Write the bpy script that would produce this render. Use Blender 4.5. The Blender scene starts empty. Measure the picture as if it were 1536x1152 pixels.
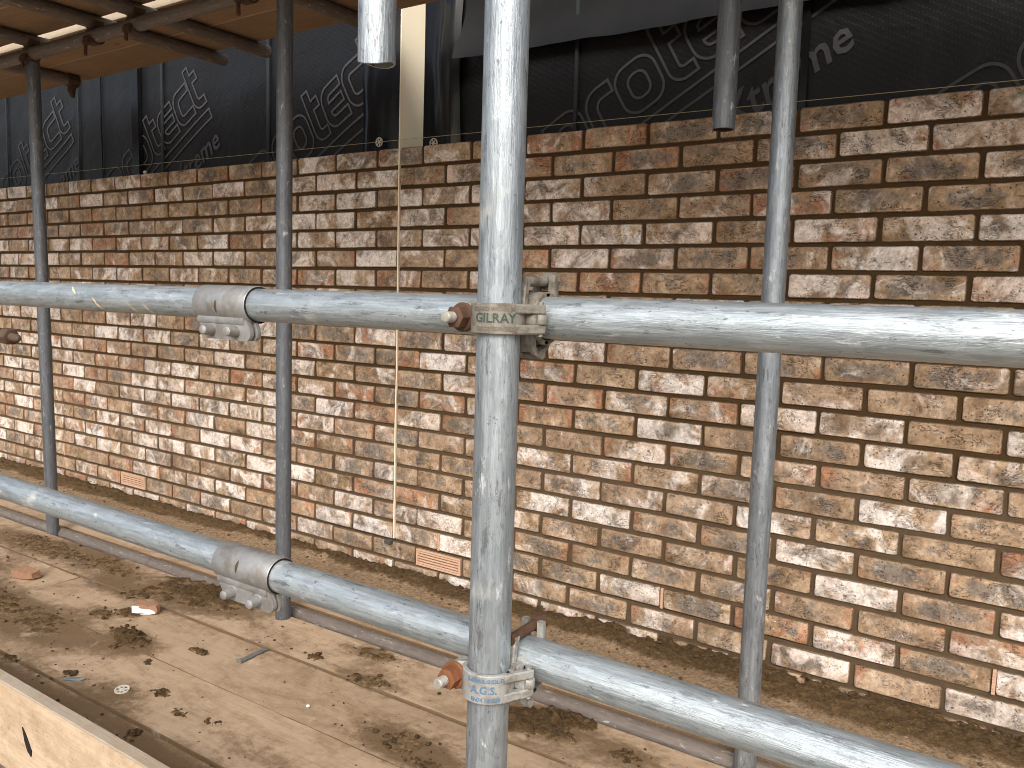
import bpy, bmesh, math, random
import numpy as np
from mathutils import Vector, Matrix, Euler, noise as mnoise
PI = math.pi
R_ = math.radians
random.seed(7)
SC = bpy.context.scene
COL = SC.collection
ZD = 3.6            # the measured heights hang from the top course of the wall; the ground is 3.6 m below it

# ------------------------------------------------------------------ camera, sky, sun, exposure
cam_d = bpy.data.cameras.new('camera')
cam = bpy.data.objects.new('camera', cam_d)
COL.objects.link(cam)
cam_d.sensor_fit = 'HORIZONTAL'
cam_d.sensor_width = 36.0
cam_d.lens = 36.0 * 1251.2 / 1536.0
cam_d.clip_start = 0.05
cam_d.clip_end = 500.0
_a, _b, _c = -0.60275, 0.106, 0.02946
_f = Vector((math.sin(_a) * math.cos(_b), math.cos(_a) * math.cos(_b), -math.sin(_b)))
_r = Vector((math.cos(_a), -math.sin(_a), 0))
_u = _r.cross(_f)
_r2 = _r * math.cos(_c) + _u * math.sin(_c)
_u2 = -_r * math.sin(_c) + _u * math.cos(_c)
CAM = Vector((0.25098, -2.36268, -0.49882))
M = Matrix((_r2, _u2, -_f)).transposed().to_4x4()
M.translation = CAM + Vector((0, 0, ZD))
cam.matrix_world = M
SC.camera = cam


def proj(p):
    q = Vector(p) - CAM
    z = q.dot(_f)
    return 768 + 1251.2 * q.dot(_r2) / z, 576 - 1251.2 * q.dot(_u2) / z, z


SUN_AZ, SUN_EL = R_(152), R_(37)
world = bpy.data.worlds.new("World")
SC.world = world
world.use_nodes = True
wn = world.node_tree
sky = wn.nodes.new('ShaderNodeTexSky')
sky.sky_type = 'NISHITA'
sky.sun_disc = False
sky.sun_elevation = SUN_EL
sky.sun_rotation = SUN_AZ
sky.air_density = 1.0
sky.dust_density = 5.0
sky.ozone_density = 1.0
bg = wn.nodes['Background']
bg.inputs['Strength'].default_value = 0.12
pale = wn.nodes.new('ShaderNodeHueSaturation')      # thin high cloud: the same sky, less blue
pale.inputs['Saturation'].default_value = 0.70
wn.links.new(sky.outputs[0], pale.inputs['Color'])
wn.links.new(pale.outputs[0], bg.inputs[0])
sun_d = bpy.data.lights.new('sun', 'SUN')
sun_d.energy = 1.3
sun_d.angle = R_(32)
sun_d.color = (1.0, 0.975, 0.945)
sun = bpy.data.objects.new('sun', sun_d)
COL.objects.link(sun)
sun.location = (0, -6, 12)
sd = Vector((math.sin(SUN_AZ) * math.cos(SUN_EL), math.cos(SUN_AZ) * math.cos(SUN_EL), math.sin(SUN_EL)))
sun.rotation_euler = (-sd).to_track_quat('-Z', 'Y').to_euler()
SC.view_settings.view_transform = 'Standard'
SC.view_settings.look = 'None'
SC.view_settings.gamma = 1.0
SC.view_settings.use_curve_mapping = False
SC.view_settings.exposure = 0.90
SC.cycles.filter_width = 1.0


# ------------------------------------------------------------------ node helpers
class NB:
    def __init__(s, name):
        s.m = bpy.data.materials.new(name)
        s.m.use_nodes = True
        s.t = s.m.node_tree
        s.bsdf = s.t.nodes['Principled BSDF']

    def n(s, typ, ins=None, **props):
        nd = s.t.nodes.new('ShaderNode' + typ)
        for k, v in props.items():
            setattr(nd, k, v)
        for k, v in (ins or {}).items():
            s.put(nd.inputs[k], v)
        return nd

    def put(s, sock, v):
        if isinstance(v, bpy.types.NodeSocket):
            s.t.links.new(v, sock)
        elif isinstance(v, (tuple, list)):
            if sock.type == 'RGBA' and len(v) == 3:
                v = (*v, 1)
            sock.default_value = v
        else:
            sock.default_value = v

    def math(s, op, a, b=0.0, c=0.0, clamp=False):
        nd = s.n('Math', {0: a, 1: b, 2: c}, operation=op)
        nd.use_clamp = clamp
        return nd.outputs[0]

    def vmath(s, op, a, b=(0, 0, 0)):
        return s.n('VectorMath', {0: a, 1: b}, operation=op).outputs[0]

    def noise(s, vec, scale, detail=4.0, rough=0.55, dist=0.0):
        return s.n('TexNoise', {'Vector': vec, 'Scale': scale, 'Detail': detail, 'Roughness': rough, 'Distortion': dist}).outputs['Fac']

    def step(s, x, lo, hi, a=0.0, b=1.0):
        nd = s.n('MapRange', {'Value': x, 'From Min': lo, 'From Max': hi, 'To Min': a, 'To Max': b})
        nd.interpolation_type = 'SMOOTHSTEP'
        return nd.outputs[0]

    def mix(s, fac, a, b, mode='MIX'):
        nd = s.t.nodes.new('ShaderNodeMix')
        nd.data_type = 'RGBA'
        nd.blend_type = mode
        nd.clamp_factor = True
        s.put(nd.inputs[0], fac)
        s.put(nd.inputs[6], a)
        s.put(nd.inputs[7], b)
        return nd.outputs[2]

    def ramp(s, fac, stops):
        nd = s.n('ValToRGB', {0: fac})
        el = nd.color_ramp.elements
        while len(el) < len(stops):
            el.new(0.5)
        for e, (p, c) in zip(el, stops):
            e.position = p
            e.color = (*c, 1)
        return nd.outputs[0]

    def obj(s):
        return s.n('TexCoord').outputs['Object']

    def pos(s):
        return s.n('NewGeometry').outputs['Position']

    def rand(s):
        return s.n('ObjectInfo').outputs['Random']

    def attr(s, name, out='Fac'):
        return s.n('Attribute', attribute_name=name).outputs[out]

    def xyz(s, v):
        return s.n('SeparateXYZ', {0: v}).outputs

    def comb(s, x, y, z):
        return s.n('CombineXYZ', {0: x, 1: y, 2: z}).outputs[0]

    def bump(s, h, strength=0.5, dist=0.002):
        s.put(s.bsdf.inputs['Normal'], s.n('Bump', {'Height': h, 'Strength': strength, 'Distance': dist}).outputs[0])

    def fin(s, color=None, rough=None, metal=None, spec=None):
        if color is not None:
            s.put(s.bsdf.inputs['Base Color'], color)
        if rough is not None:
            s.put(s.bsdf.inputs['Roughness'], rough)
        if metal is not None:
            s.put(s.bsdf.inputs['Metallic'], metal)
        if spec is not None:
            s.put(s.bsdf.inputs['Specular IOR Level'], spec)
        return s.m


def offs(b, v, amp=40.0):
    """object coordinates shifted by a per-object random amount"""
    r = b.rand()
    return b.vmath('ADD', v, b.comb(b.math('MULTIPLY', r, amp), b.math('MULTIPLY', r, amp * 1.7), b.math('MULTIPLY', r, amp * 0.6)))


# ------------------------------------------------------------------ materials
def mat_brick():
    b = NB('brick_face')
    L = b.attr('bl', 'Vector')
    seed = b.math('ADD', b.attr('seed'), b.rand())
    P = b.vmath('ADD', L, b.comb(b.math('MULTIPLY', seed, 31.0), b.math('MULTIPLY', seed, 57.0), b.math('MULTIPLY', seed, 83.0)))
    fr = lambda k: b.math('FRACT', b.math('MULTIPLY', seed, k))
    r1, r2, r3, r4, r5 = fr(71.3), fr(133.7), fr(211.9), fr(317.1), fr(419.3)
    lx, ly, lz = b.xyz(L)
    ax = b.math('ABSOLUTE', lx)
    az = b.math('ABSOLUTE', lz)
    n1 = b.noise(P, 15, 6, 0.62, 0.4)
    base = b.ramp(n1, [(0.30, (0.150, 0.097, 0.056)), (0.42, (0.275, 0.188, 0.113)), (0.55, (0.42, 0.300, 0.192)), (0.70, (0.57, 0.445, 0.325))])
    base = b.mix(b.math('MULTIPLY', r1, 0.40), base, b.mix(n1, (0.29, 0.19, 0.125), (0.56, 0.42, 0.33)))
    # red kiln patches on some bricks, mostly at ends and arrises
    n4 = b.noise(P, 11, 4, 0.5, 0.8)
    endm = b.step(ax, 0.065, 0.103, 0.0, 0.13)
    redf = b.step(b.math('ADD', b.math('ADD', n4, endm), b.step(r4, 0.62, 0.97, 0.0, 0.18)), 0.62, 0.80)
    base = b.mix(b.math('MULTIPLY', redf, 0.62), base, b.mix(n1, (0.27, 0.098, 0.048), (0.53, 0.235, 0.125)))
    # grey kiss marks near the middle
    e = b.math('ADD', b.math('POWER', b.math('DIVIDE', lx, 0.085), 2.0), b.math('POWER', b.math('DIVIDE', lz, 0.030), 2.0))
    g = b.step(e, 0.15, 1.25, 0.20, 0.0)
    n3 = b.noise(P, 22, 6, 0.65, 0.6)
    gf = b.step(b.math('ADD', b.math('ADD', n3, g), b.step(r3, 0.3, 1.0, 0.0, 0.16)), 0.66, 0.84)
    base = b.mix(b.math('MULTIPLY', gf, 0.75), base, b.mix(n1, (0.105, 0.092, 0.082), (0.25, 0.225, 0.20)))
    # lime bloom
    n2 = b.noise(P, 10, 7, 0.64, 0.9)
    wf = b.step(b.math('ADD', n2, b.step(r2, 0.15, 1.0, 0.0, 0.17)), 0.555, 0.74)
    base = b.mix(b.math('MULTIPLY', wf, 0.85), base, b.mix(r5, (0.79, 0.68, 0.61), (0.83, 0.78, 0.745)))
    # creases
    Pc = b.vmath('MULTIPLY', P, (0.75, 1.0, 1.7))
    nc = b.noise(Pc, 30, 4, 0.65, 2.6)
    ridge = b.math('ABSOLUTE', b.math('SUBTRACT', nc, 0.5))
    cz = b.step(b.noise(P, 18, 2, 0.5), 0.50, 0.62)
    dark = b.math('MULTIPLY', b.step(ridge, 0.0, 0.024, 1.0, 0.0), cz)
    base = b.mix(b.math('MULTIPLY', dark, 0.72), base, (0.075, 0.052, 0.036))
    nc2 = b.noise(b.vmath('ADD', Pc, (3.3, 1.1, 7.7)), 38, 3, 0.6, 2.0)
    lite = b.math('MULTIPLY', b.step(b.math('ABSOLUTE', b.math('SUBTRACT', nc2, 0.5)), 0.0, 0.015, 1.0, 0.0), b.step(n3, 0.52, 0.62))
    base = b.mix(b.math('MULTIPLY', lite, 0.75), base, (0.78, 0.74, 0.70))
    # pits and grit
    vo = b.n('TexVoronoi', {'Vector': P, 'Scale': 120.0, 'Randomness': 1.0}).outputs['Distance']
    pit = b.math('MULTIPLY', b.step(vo, 0.12, 0.32, 1.0, 0.0), b.step(b.noise(P, 40, 2), 0.50, 0.58))
    base = b.mix(b.math('MULTIPLY', pit, 0.75), base, (0.06, 0.04, 0.028))
    fl = b.math('MULTIPLY', b.step(b.noise(b.vmath('MULTIPLY', P, (0.6, 1, 1.0)), 150, 3, 0.65, 0.8), 0.655, 0.70), b.step(b.noise(P, 26, 3, 0.6), 0.47, 0.60))
    base = b.mix(b.math('MULTIPLY', fl, 0.75), base, (0.80, 0.76, 0.71))
    spk = b.step(b.noise(P, 210, 3, 0.65), 0.63, 0.69)
    base = b.mix(b.math('MULTIPLY', spk, 0.6), base, (0.10, 0.07, 0.05))
    mot = b.noise(P, 75, 6, 0.80)
    base = b.mix(1.0, base, b.mix(b.step(mot, 0.25, 0.75), (0.58, 0.56, 0.53), (1.34, 1.36, 1.38)), 'MULTIPLY')
    fine = b.noise(P, 330, 3, 0.7)
    base = b.mix(1.0, base, b.mix(fine, (0.66, 0.66, 0.66), (1.32, 1.30, 1.28)), 'MULTIPLY')
    # mortar smeared over the arrises
    ed = b.math('MINIMUM', b.math('SUBTRACT', 0.1075, ax), b.math('SUBTRACT', 0.0325, az))
    edn = b.math('SUBTRACT', ed, b.math('MULTIPLY', b.noise(P, 75, 5, 0.75), 0.013))
    base = b.mix(b.step(edn, -0.0058, -0.0032, 0.88, 0.0), base, (0.105, 0.067, 0.037))
    b.bump(b.math('ADD', b.math('ADD', b.math('MULTIPLY', fine, 0.5), b.math('MULTIPLY', n2, 1.6)),
                  b.math('SUBTRACT', b.math('MULTIPLY', lite, 0.4), b.math('ADD', b.math('MULTIPLY', dark, 1.0), b.math('MULTIPLY', pit, 1.0)))), 0.9, 0.0026)
    return b.fin(base, 0.92, 0.0, 0.25)


def mat_mortar():
    b = NB('mortar_brown')
    P = b.pos()
    x, y, z = b.xyz(P)
    n = b.noise(P, 5, 4, 0.6)
    dry = b.step(b.math('ADD', z, b.math('MULTIPLY', n, 0.16)), ZD - 0.95, ZD - 0.80, 1.0, 0.0)
    g = b.noise(P, 420, 3, 0.7)
    n2 = b.noise(P, 30, 5, 0.6)
    wet = b.mix(n2, (0.046, 0.027, 0.011), (0.082, 0.049, 0.022))
    dryc = b.mix(n2, (0.066, 0.043, 0.023), (0.118, 0.082, 0.049))
    c = b.mix(dry, wet, dryc)
    c = b.mix(1.0, c, b.mix(g, (0.72, 0.72, 0.72), (1.28, 1.28, 1.28)), 'MULTIPLY')
    b.bump(b.math('ADD', g, b.math('MULTIPLY', n2, 2.0)), 0.8, 0.002)
    return b.fin(c, 0.95, 0.0, 0.2)


def mat_galv(name, lo, hi, scuff, rough=(0.36, 0.58), metal=0.55, warm=0.0):
    b = NB(name)
    P = offs(b, b.obj())
    S = b.vmath('MULTIPLY', P, (1.0, 1.0, 0.06))
    st = b.step(b.noise(S, 120, 6, 0.75), 0.28, 0.72)
    big = b.noise(b.vmath('MULTIPLY', P, (1.0, 1.0, 0.22)), 30, 5, 0.68, 0.5)
    c = b.mix(b.math('ADD', b.math('MULTIPLY', st, 0.55), b.math('MULTIPLY', big, 0.45)), lo, hi)
    # spangle and oxide bloom
    vo = b.n('TexVoronoi', {'Vector': b.vmath('MULTIPLY', P, (1, 1, 0.3)), 'Scale': 150.0}).outputs['Color']
    vg = b.xyz(vo)[0]
    c = b.mix(1.0, c, b.mix(vg, (0.88, 0.88, 0.88), (1.10, 1.10, 1.10)), 'MULTIPLY')
    ox = b.step(b.noise(b.vmath('MULTIPLY', P, (1, 1, 0.35)), 60, 6, 0.75, 0.3), 0.58, 0.70)
    c = b.mix(b.math('MULTIPLY', ox, 0.45), c, (0.74, 0.75, 0.74))
    # dark scuffs running along the tube
    sc = b.math('MULTIPLY', b.step(b.noise(b.vmath('MULTIPLY', P, (1, 1, 0.20)), 120, 6, 0.82), 0.52, 0.63), b.step(big, 0.42, 0.54))
    c = b.mix(b.math('MULTIPLY', sc, scuff), c, (0.085, 0.085, 0.09))
    sp = b.step(b.noise(b.vmath('MULTIPLY', P, (1, 1, 0.6)), 130, 4, 0.7), 0.64, 0.69)
    c = b.mix(b.math('MULTIPLY', sp, 0.7), c, (0.10, 0.09, 0.08))
    # cement film
    cem = b.step(b.noise(P, 9, 5, 0.6, 0.4), 0.60, 0.75)
    c = b.mix(b.math('MULTIPLY', cem, 0.35 + warm), c, (0.42, 0.36, 0.27))
    rg = b.math('ADD', b.math('MULTIPLY', big, rough[1] - rough[0]), rough[0])
    b.bump(b.math('ADD', b.math('MULTIPLY', st, 0.6), b.math('MULTIPLY', big, 1.2)), 0.6, 0.0015)
    met = b.step(b.math('MAXIMUM', ox, cem), 0.0, 1.0, metal, metal * 0.25)
    return b.fin(c, rg, met, 0.5)


def mat_rough_metal(name, lo, hi, grime, metal=0.35, rough=0.62, sc=90, grime_amt=0.6):
    b = NB(name)
    P = offs(b, b.obj())
    n = b.noise(P, sc, 5, 0.65)
    n2 = b.noise(P, sc * 0.35, 4, 0.6, 0.4)
    c = b.mix(n, lo, hi)
    c = b.mix(b.math('MULTIPLY', b.step(n2, 0.45, 0.66), grime_amt), c, grime)
    b.bump(b.math('ADD', n, b.math('MULTIPLY', n2, 1.0)), 0.5, 0.0012)
    return b.fin(c, rough, metal, 0.4)


def mat_board(name, light, dark, dirt, amt=0.5, tint=0.35, edge=False, side=False):
    """sawn timber; 'mud' attribute = trodden mortar on top, painted gap shade on the sides"""
    b = NB(name)
    O = b.obj()
    P = offs(b, O)
    grain = b.noise(b.vmath('MULTIPLY', P, (1.6, 34.0, 34.0)), 4.2, 5, 0.65, 0.6)
    fibre = b.noise(b.vmath('MULTIPLY', P, (5.0, 170.0, 170.0)), 3.0, 3, 0.7)
    big = b.noise(b.vmath('MULTIPLY', P, (1.0, 2.2, 2.2)), 3.2, 4, 0.6, 0.3)
    c = b.mix(b.math('MULTIPLY', b.step(b.math('ADD', b.math('MULTIPLY', grain, 0.6), b.math('MULTIPLY', big, 0.4)), 0.30, 0.72), 0.85), light, dark)
    c = b.mix(b.math('MULTIPLY', b.step(fibre, 0.55, 0.75), 0.22), c, tuple(v * 0.55 for v in dark))
    c = b.mix(b.math('MULTIPLY', b.rand(), tint), c, tuple(v * 0.86 for v in dark))
    # knots
    kv = b.n('TexVoronoi', {'Vector': b.vmath('MULTIPLY', P, (1.0, 2.6, 2.6)), 'Scale': 1.9}).outputs['Distance']
    kn = b.step(b.math('ADD', kv, b.math('MULTIPLY', grain, 0.03)), 0.035, 0.075, 1.0, 0.0)
    c = b.mix(b.math('MULTIPLY', kn, 0.7), c, tuple(v * 0.30 for v in dark))
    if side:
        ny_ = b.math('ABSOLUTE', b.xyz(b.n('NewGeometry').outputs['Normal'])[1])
        c = b.mix(b.step(ny_, 0.6, 0.8), c, (0.50, 0.42, 0.31))  # side faces painted pale: daylight on the gap edges put into the colour
    if edge:
        ex, ey, ez = b.xyz(O)
        e_n = b.noise(P, 16, 5, 0.7)
        ew = b.step(b.math('ADD', ey, b.math('MULTIPLY', b.math('SUBTRACT', e_n, 0.5), 0.010)), 0.0895, 0.0925)
        c = b.mix(b.math('MULTIPLY', ew, 0.8), c, b.mix(e_n, (0.20, 0.18, 0.15), (0.38, 0.34, 0.28)))
        bl = b.step(b.noise(b.vmath('MULTIPLY', P, (1.0, 1.6, 1.6)), 9, 6, 0.7, 0.8), 0.50, 0.66)
        c = b.mix(b.math('MULTIPLY', bl, 0.45), c, (0.30, 0.215, 0.14))
    # trodden-in dirt, plus the gap shade painted on board sides
    d1 = b.noise(b.vmath('MULTIPLY', P, (0.55, 1.0, 1.0)), 8, 8, 0.70, 0.6)
    d2 = b.noise(P, 34, 6, 0.7)
    mud = b.attr('mud')
    film = b.step(b.math('ADD', d1, b.math('MULTIPLY', d2, 0.35)), 0.58, 0.86, 0.0, amt)
    c = b.mix(film, c, dirt)
    mudf = b.step(b.math('ADD', mud, b.math('ADD', b.math('MULTIPLY', d2, 0.75), b.math('MULTIPLY', d1, 0.55))), 0.78, 1.22)
    c = b.mix(b.math('MULTIPLY', mudf, 0.93), c, b.mix(d2, tuple(v * 0.50 for v in dirt), tuple(v * 0.95 for v in dirt)))
    gs = b.step(b.noise(b.vmath('ADD', b.vmath('MULTIPLY', P, (0.5, 1.6, 1.0)), (9, 2, 4)), 7, 5, 0.6, 0.3), 0.665, 0.72)
    c = b.mix(b.math('MULTIPLY', gs, 0.5 if amt > 0.2 else 0.0), c, (0.17, 0.15, 0.13))
    spk = b.math('MULTIPLY', b.step(b.noise(P, 130, 3, 0.6), 0.62, 0.68), b.step(d1, 0.42, 0.6))
    c = b.mix(b.math('MULTIPLY', spk, 0.55 if amt > 0.2 else 0.2), c, tuple(v * 0.55 for v in dirt))
    lim = b.step(b.noise(b.vmath('ADD', P, (5, 5, 5)), 9, 7, 0.72), 0.58, 0.72)
    c = b.mix(b.math('MULTIPLY', lim, 0.45 if amt > 0.2 else 0.0), c, (0.62, 0.53, 0.43))
    b.bump(b.math('ADD', b.math('ADD', grain, b.math('MULTIPLY', fibre, 0.7)), b.math('MULTIPLY', mudf, b.math('MULTIPLY', d2, 3.0))), 0.5, 0.0018)
    return b.fin(c, 0.84, 0.0, 0.25)


def mat_sand(name, wet, dry):
    b = NB(name)
    P = b.pos()
    g = b.noise(P, 260, 4, 0.75)
    n = b.noise(P, 24, 6, 0.7, 0.3)
    w = b.attr('wet')
    f = b.step(b.math('ADD', w, b.math('MULTIPLY', b.math('SUBTRACT', n, 0.5), 0.9)), 0.28, 0.72)
    c = b.mix(f, dry, wet)
    c = b.mix(1.0, c, b.mix(g, (0.55, 0.55, 0.55), (1.45, 1.45, 1.45)), 'MULTIPLY')
    sp = b.step(b.noise(P, 170, 2, 0.5), 0.735, 0.77)
    c = b.mix(b.math('MULTIPLY', sp, 0.55), c, (0.58, 0.47, 0.36))
    b.bump(b.math('ADD', b.math('ADD', g, b.math('MULTIPLY', n, 1.5)), b.math('MULTIPLY', b.noise(P, 90, 4, 0.7), 1.6)), 1.0, 0.006)
    c = b.mix(1.0, c, b.mix(b.step(b.noise(P, 80, 5, 0.75), 0.3, 0.7), (0.55, 0.55, 0.55), (1.4, 1.4, 1.4)), 'MULTIPLY')
    return b.fin(c, 0.97, 0.0, 0.15)


def mat_plain(name, col, rough=0.6, metal=0.0, var=0.25, sc=30, spec=0.4, bump=0.2):
    b = NB(name)
    P = offs(b, b.obj())
    n = b.noise(P, sc, 5, 0.65)
    c = b.mix(n, tuple(v * (1 - var) for v in col), tuple(min(1, v * (1 + var)) for v in col))
    b.bump(n, bump, 0.001)
    return b.fin(c, rough, metal, spec)


def mat_membrane():
    b = NB('black_membrane')
    P = b.obj()
    x, y, z = b.xyz(P)
    q = b.math('ADD', b.math('MULTIPLY', x, 0.55), z)
    q2 = b.math('SUBTRACT', b.math('MULTIPLY', z, 0.55), x)
    dots = b.math('MULTIPLY', b.step(b.math('SINE', b.math('MULTIPLY', q, 330.0)), 0.2, 0.9), b.step(b.math('SINE', b.math('MULTIPLY', q2, 520.0)), -0.4, 0.6))
    n = b.noise(P, 6, 5, 0.6)
    c = b.mix(n, (0.0045, 0.0045, 0.005), (0.009, 0.009, 0.0098))
    c = b.mix(b.math('MULTIPLY', dots, 0.8), c, (0.0125, 0.013, 0.0145))
    b.bump(b.math('ADD', b.math('MULTIPLY', b.noise(P, 9, 4, 0.55, 0.6), 2.2), b.math('MULTIPLY', dots, 0.12)), 0.35, 0.006)
    return b.fin(c, 0.42, 0.0, 0.26)


MB_ = mat_brick()
MM_ = mat_mortar()
G_rail = mat_galv('galvanised_bright', (0.25, 0.295, 0.325), (0.62, 0.685, 0.71), 0.58, (0.32, 0.52), 0.70)
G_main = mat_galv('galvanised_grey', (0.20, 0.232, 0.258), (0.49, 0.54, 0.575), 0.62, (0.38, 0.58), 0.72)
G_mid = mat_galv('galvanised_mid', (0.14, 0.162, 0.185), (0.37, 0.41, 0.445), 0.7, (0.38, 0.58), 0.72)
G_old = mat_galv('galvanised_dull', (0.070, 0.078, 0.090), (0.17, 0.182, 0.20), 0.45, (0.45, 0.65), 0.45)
G_rust = mat_galv('weathered_tube', (0.13, 0.105, 0.088), (0.215, 0.18, 0.155), 0.55, (0.55, 0.75), 0.25, 0.05)
G_sleeve = mat_rough_metal('sleeve_zinc', (0.21, 0.213, 0.213), (0.44, 0.445, 0.44), (0.19, 0.165, 0.135), 0.55, 0.48, 75, 0.6)
K_top = mat_rough_metal('cast_coupler', (0.125, 0.115, 0.096), (0.31, 0.29, 0.25), (0.085, 0.06, 0.036), 0.25, 0.62, 190, 0.65)
K_low = mat_rough_metal('cast_coupler_grey', (0.24, 0.24, 0.225), (0.43, 0.43, 0.405), (0.15, 0.12, 0.085), 0.30, 0.58, 190, 0.6)
K_old = mat_rough_metal('coupler_rusty', (0.055, 0.036, 0.025), (0.12, 0.075, 0.048), (0.085, 0.038, 0.018), 0.2, 0.8, 90, 0.6)
RUST = mat_rough_metal('rusty_bolt', (0.070, 0.036, 0.022), (0.125, 0.070, 0.043), (0.050, 0.025, 0.014), 0.2, 0.75, 160, 0.6)
RUST2 = mat_rough_metal('rusty_bolt_orange', (0.15, 0.055, 0.021), (0.25, 0.098, 0.040), (0.10, 0.042, 0.020), 0.15, 0.8, 160, 0.5)
STEEL = mat_rough_metal('bolt_steel', (0.25, 0.235, 0.20), (0.50, 0.48, 0.43), (0.20, 0.16, 0.11), 0.4, 0.5, 120, 0.4)
INK_GREEN = mat_plain('green_paint_in_letters', (0.040, 0.066, 0.054), 0.7, 0, 0.4, 400)
INK_BLUE = mat_plain('blue_paint_in_letters', (0.085, 0.165, 0.27), 0.65, 0, 0.35, 300)
INK_CAST = mat_plain('cast_lettering', (0.16, 0.14, 0.11), 0.65, 0.2, 0.35, 300)
STAMP = mat_plain('stamped_letters', (0.56, 0.585, 0.60), 0.5, 0.4, 0.2, 300)
W_deck = mat_board('deck_timber', (0.51, 0.385, 0.265), (0.375, 0.270, 0.175), (0.205, 0.132, 0.070), 0.62, 0.40)
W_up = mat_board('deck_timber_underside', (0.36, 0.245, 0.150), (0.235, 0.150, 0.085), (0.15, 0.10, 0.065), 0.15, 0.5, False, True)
W_toe = mat_board('toe_timber', (0.55, 0.43, 0.305), (0.42, 0.305, 0.20), (0.30, 0.215, 0.135), 0.60, 0.0, True)
SAND = mat_sand('building_sand', (0.125, 0.080, 0.038), (0.34, 0.240, 0.148))
MUD = mat_sand('mortar_droppings', (0.105, 0.066, 0.031), (0.25, 0.165, 0.09))
MEMB = mat_membrane()
LAP = mat_plain('membrane_underside', (0.0105, 0.0105, 0.0105), 0.6, 0, 0.3, 8, 0.16)
DPC = mat_plain('black_polythene', (0.006, 0.0065, 0.0075), 0.24, 0, 0.3, 12, 0.22, 0.3)
INK = mat_plain('grey_print', (0.055, 0.055, 0.057), 0.6, 0, 0.3, 40, 0.2, 0.0)
TAPE = mat_plain('tape_edge', (0.022, 0.026, 0.028), 0.45, 0, 0.3, 20, 0.18)
CREAM = mat_plain('cream_filler', (0.86, 0.77, 0.58), 0.7, 0, 0.04, 8, 0.3, 0.1)
TERRA = mat_plain('terracotta', (0.56, 0.36, 0.245), 0.8, 0, 0.2, 90)
SHADOW_PL = mat_plain('vent_inside', (0.05, 0.03, 0.022), 0.9, 0, 0.2, 60)
WHITE = mat_plain('white_plastic', (0.58, 0.55, 0.48), 0.5, 0, 0.1, 60)
STRING = mat_plain('string_fibre', (0.34, 0.30, 0.17), 0.8, 0, 0.25, 200)
CHIPW = mat_plain('chip_lime_face', (0.76, 0.74, 0.72), 0.85, 0, 0.1, 60)
CHIPR = mat_plain('chip_red_clay', (0.30, 0.17, 0.105), 0.9, 0, 0.35, 70)
GALV_STRIP = mat_plain('strip_steel', (0.22, 0.235, 0.235), 0.5, 0.5, 0.3, 60)
BLUE = mat_plain('blue_grey_plastic', (0.16, 0.19, 0.19), 0.6, 0, 0.3, 60)
SHADE_BLACK = mat_plain('shade_black', (0.010, 0.008, 0.007), 0.9, 0, 0.2, 60)


def mat_ground():
    b = NB('muddy_ground')
    P = b.pos()
    n = b.noise(P, 0.7, 7, 0.65)
    n2 = b.noise(P, 14, 5, 0.7)
    c = b.mix(n, (0.13, 0.10, 0.07), (0.24, 0.195, 0.145))
    c = b.mix(1.0, c, b.mix(n2, (0.7, 0.7, 0.7), (1.3, 1.3, 1.3)), 'MULTIPLY')
    b.bump(b.math('ADD', n2, n), 0.6, 0.03)
    return b.fin(c, 0.95)


GROUND = mat_ground()


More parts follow.
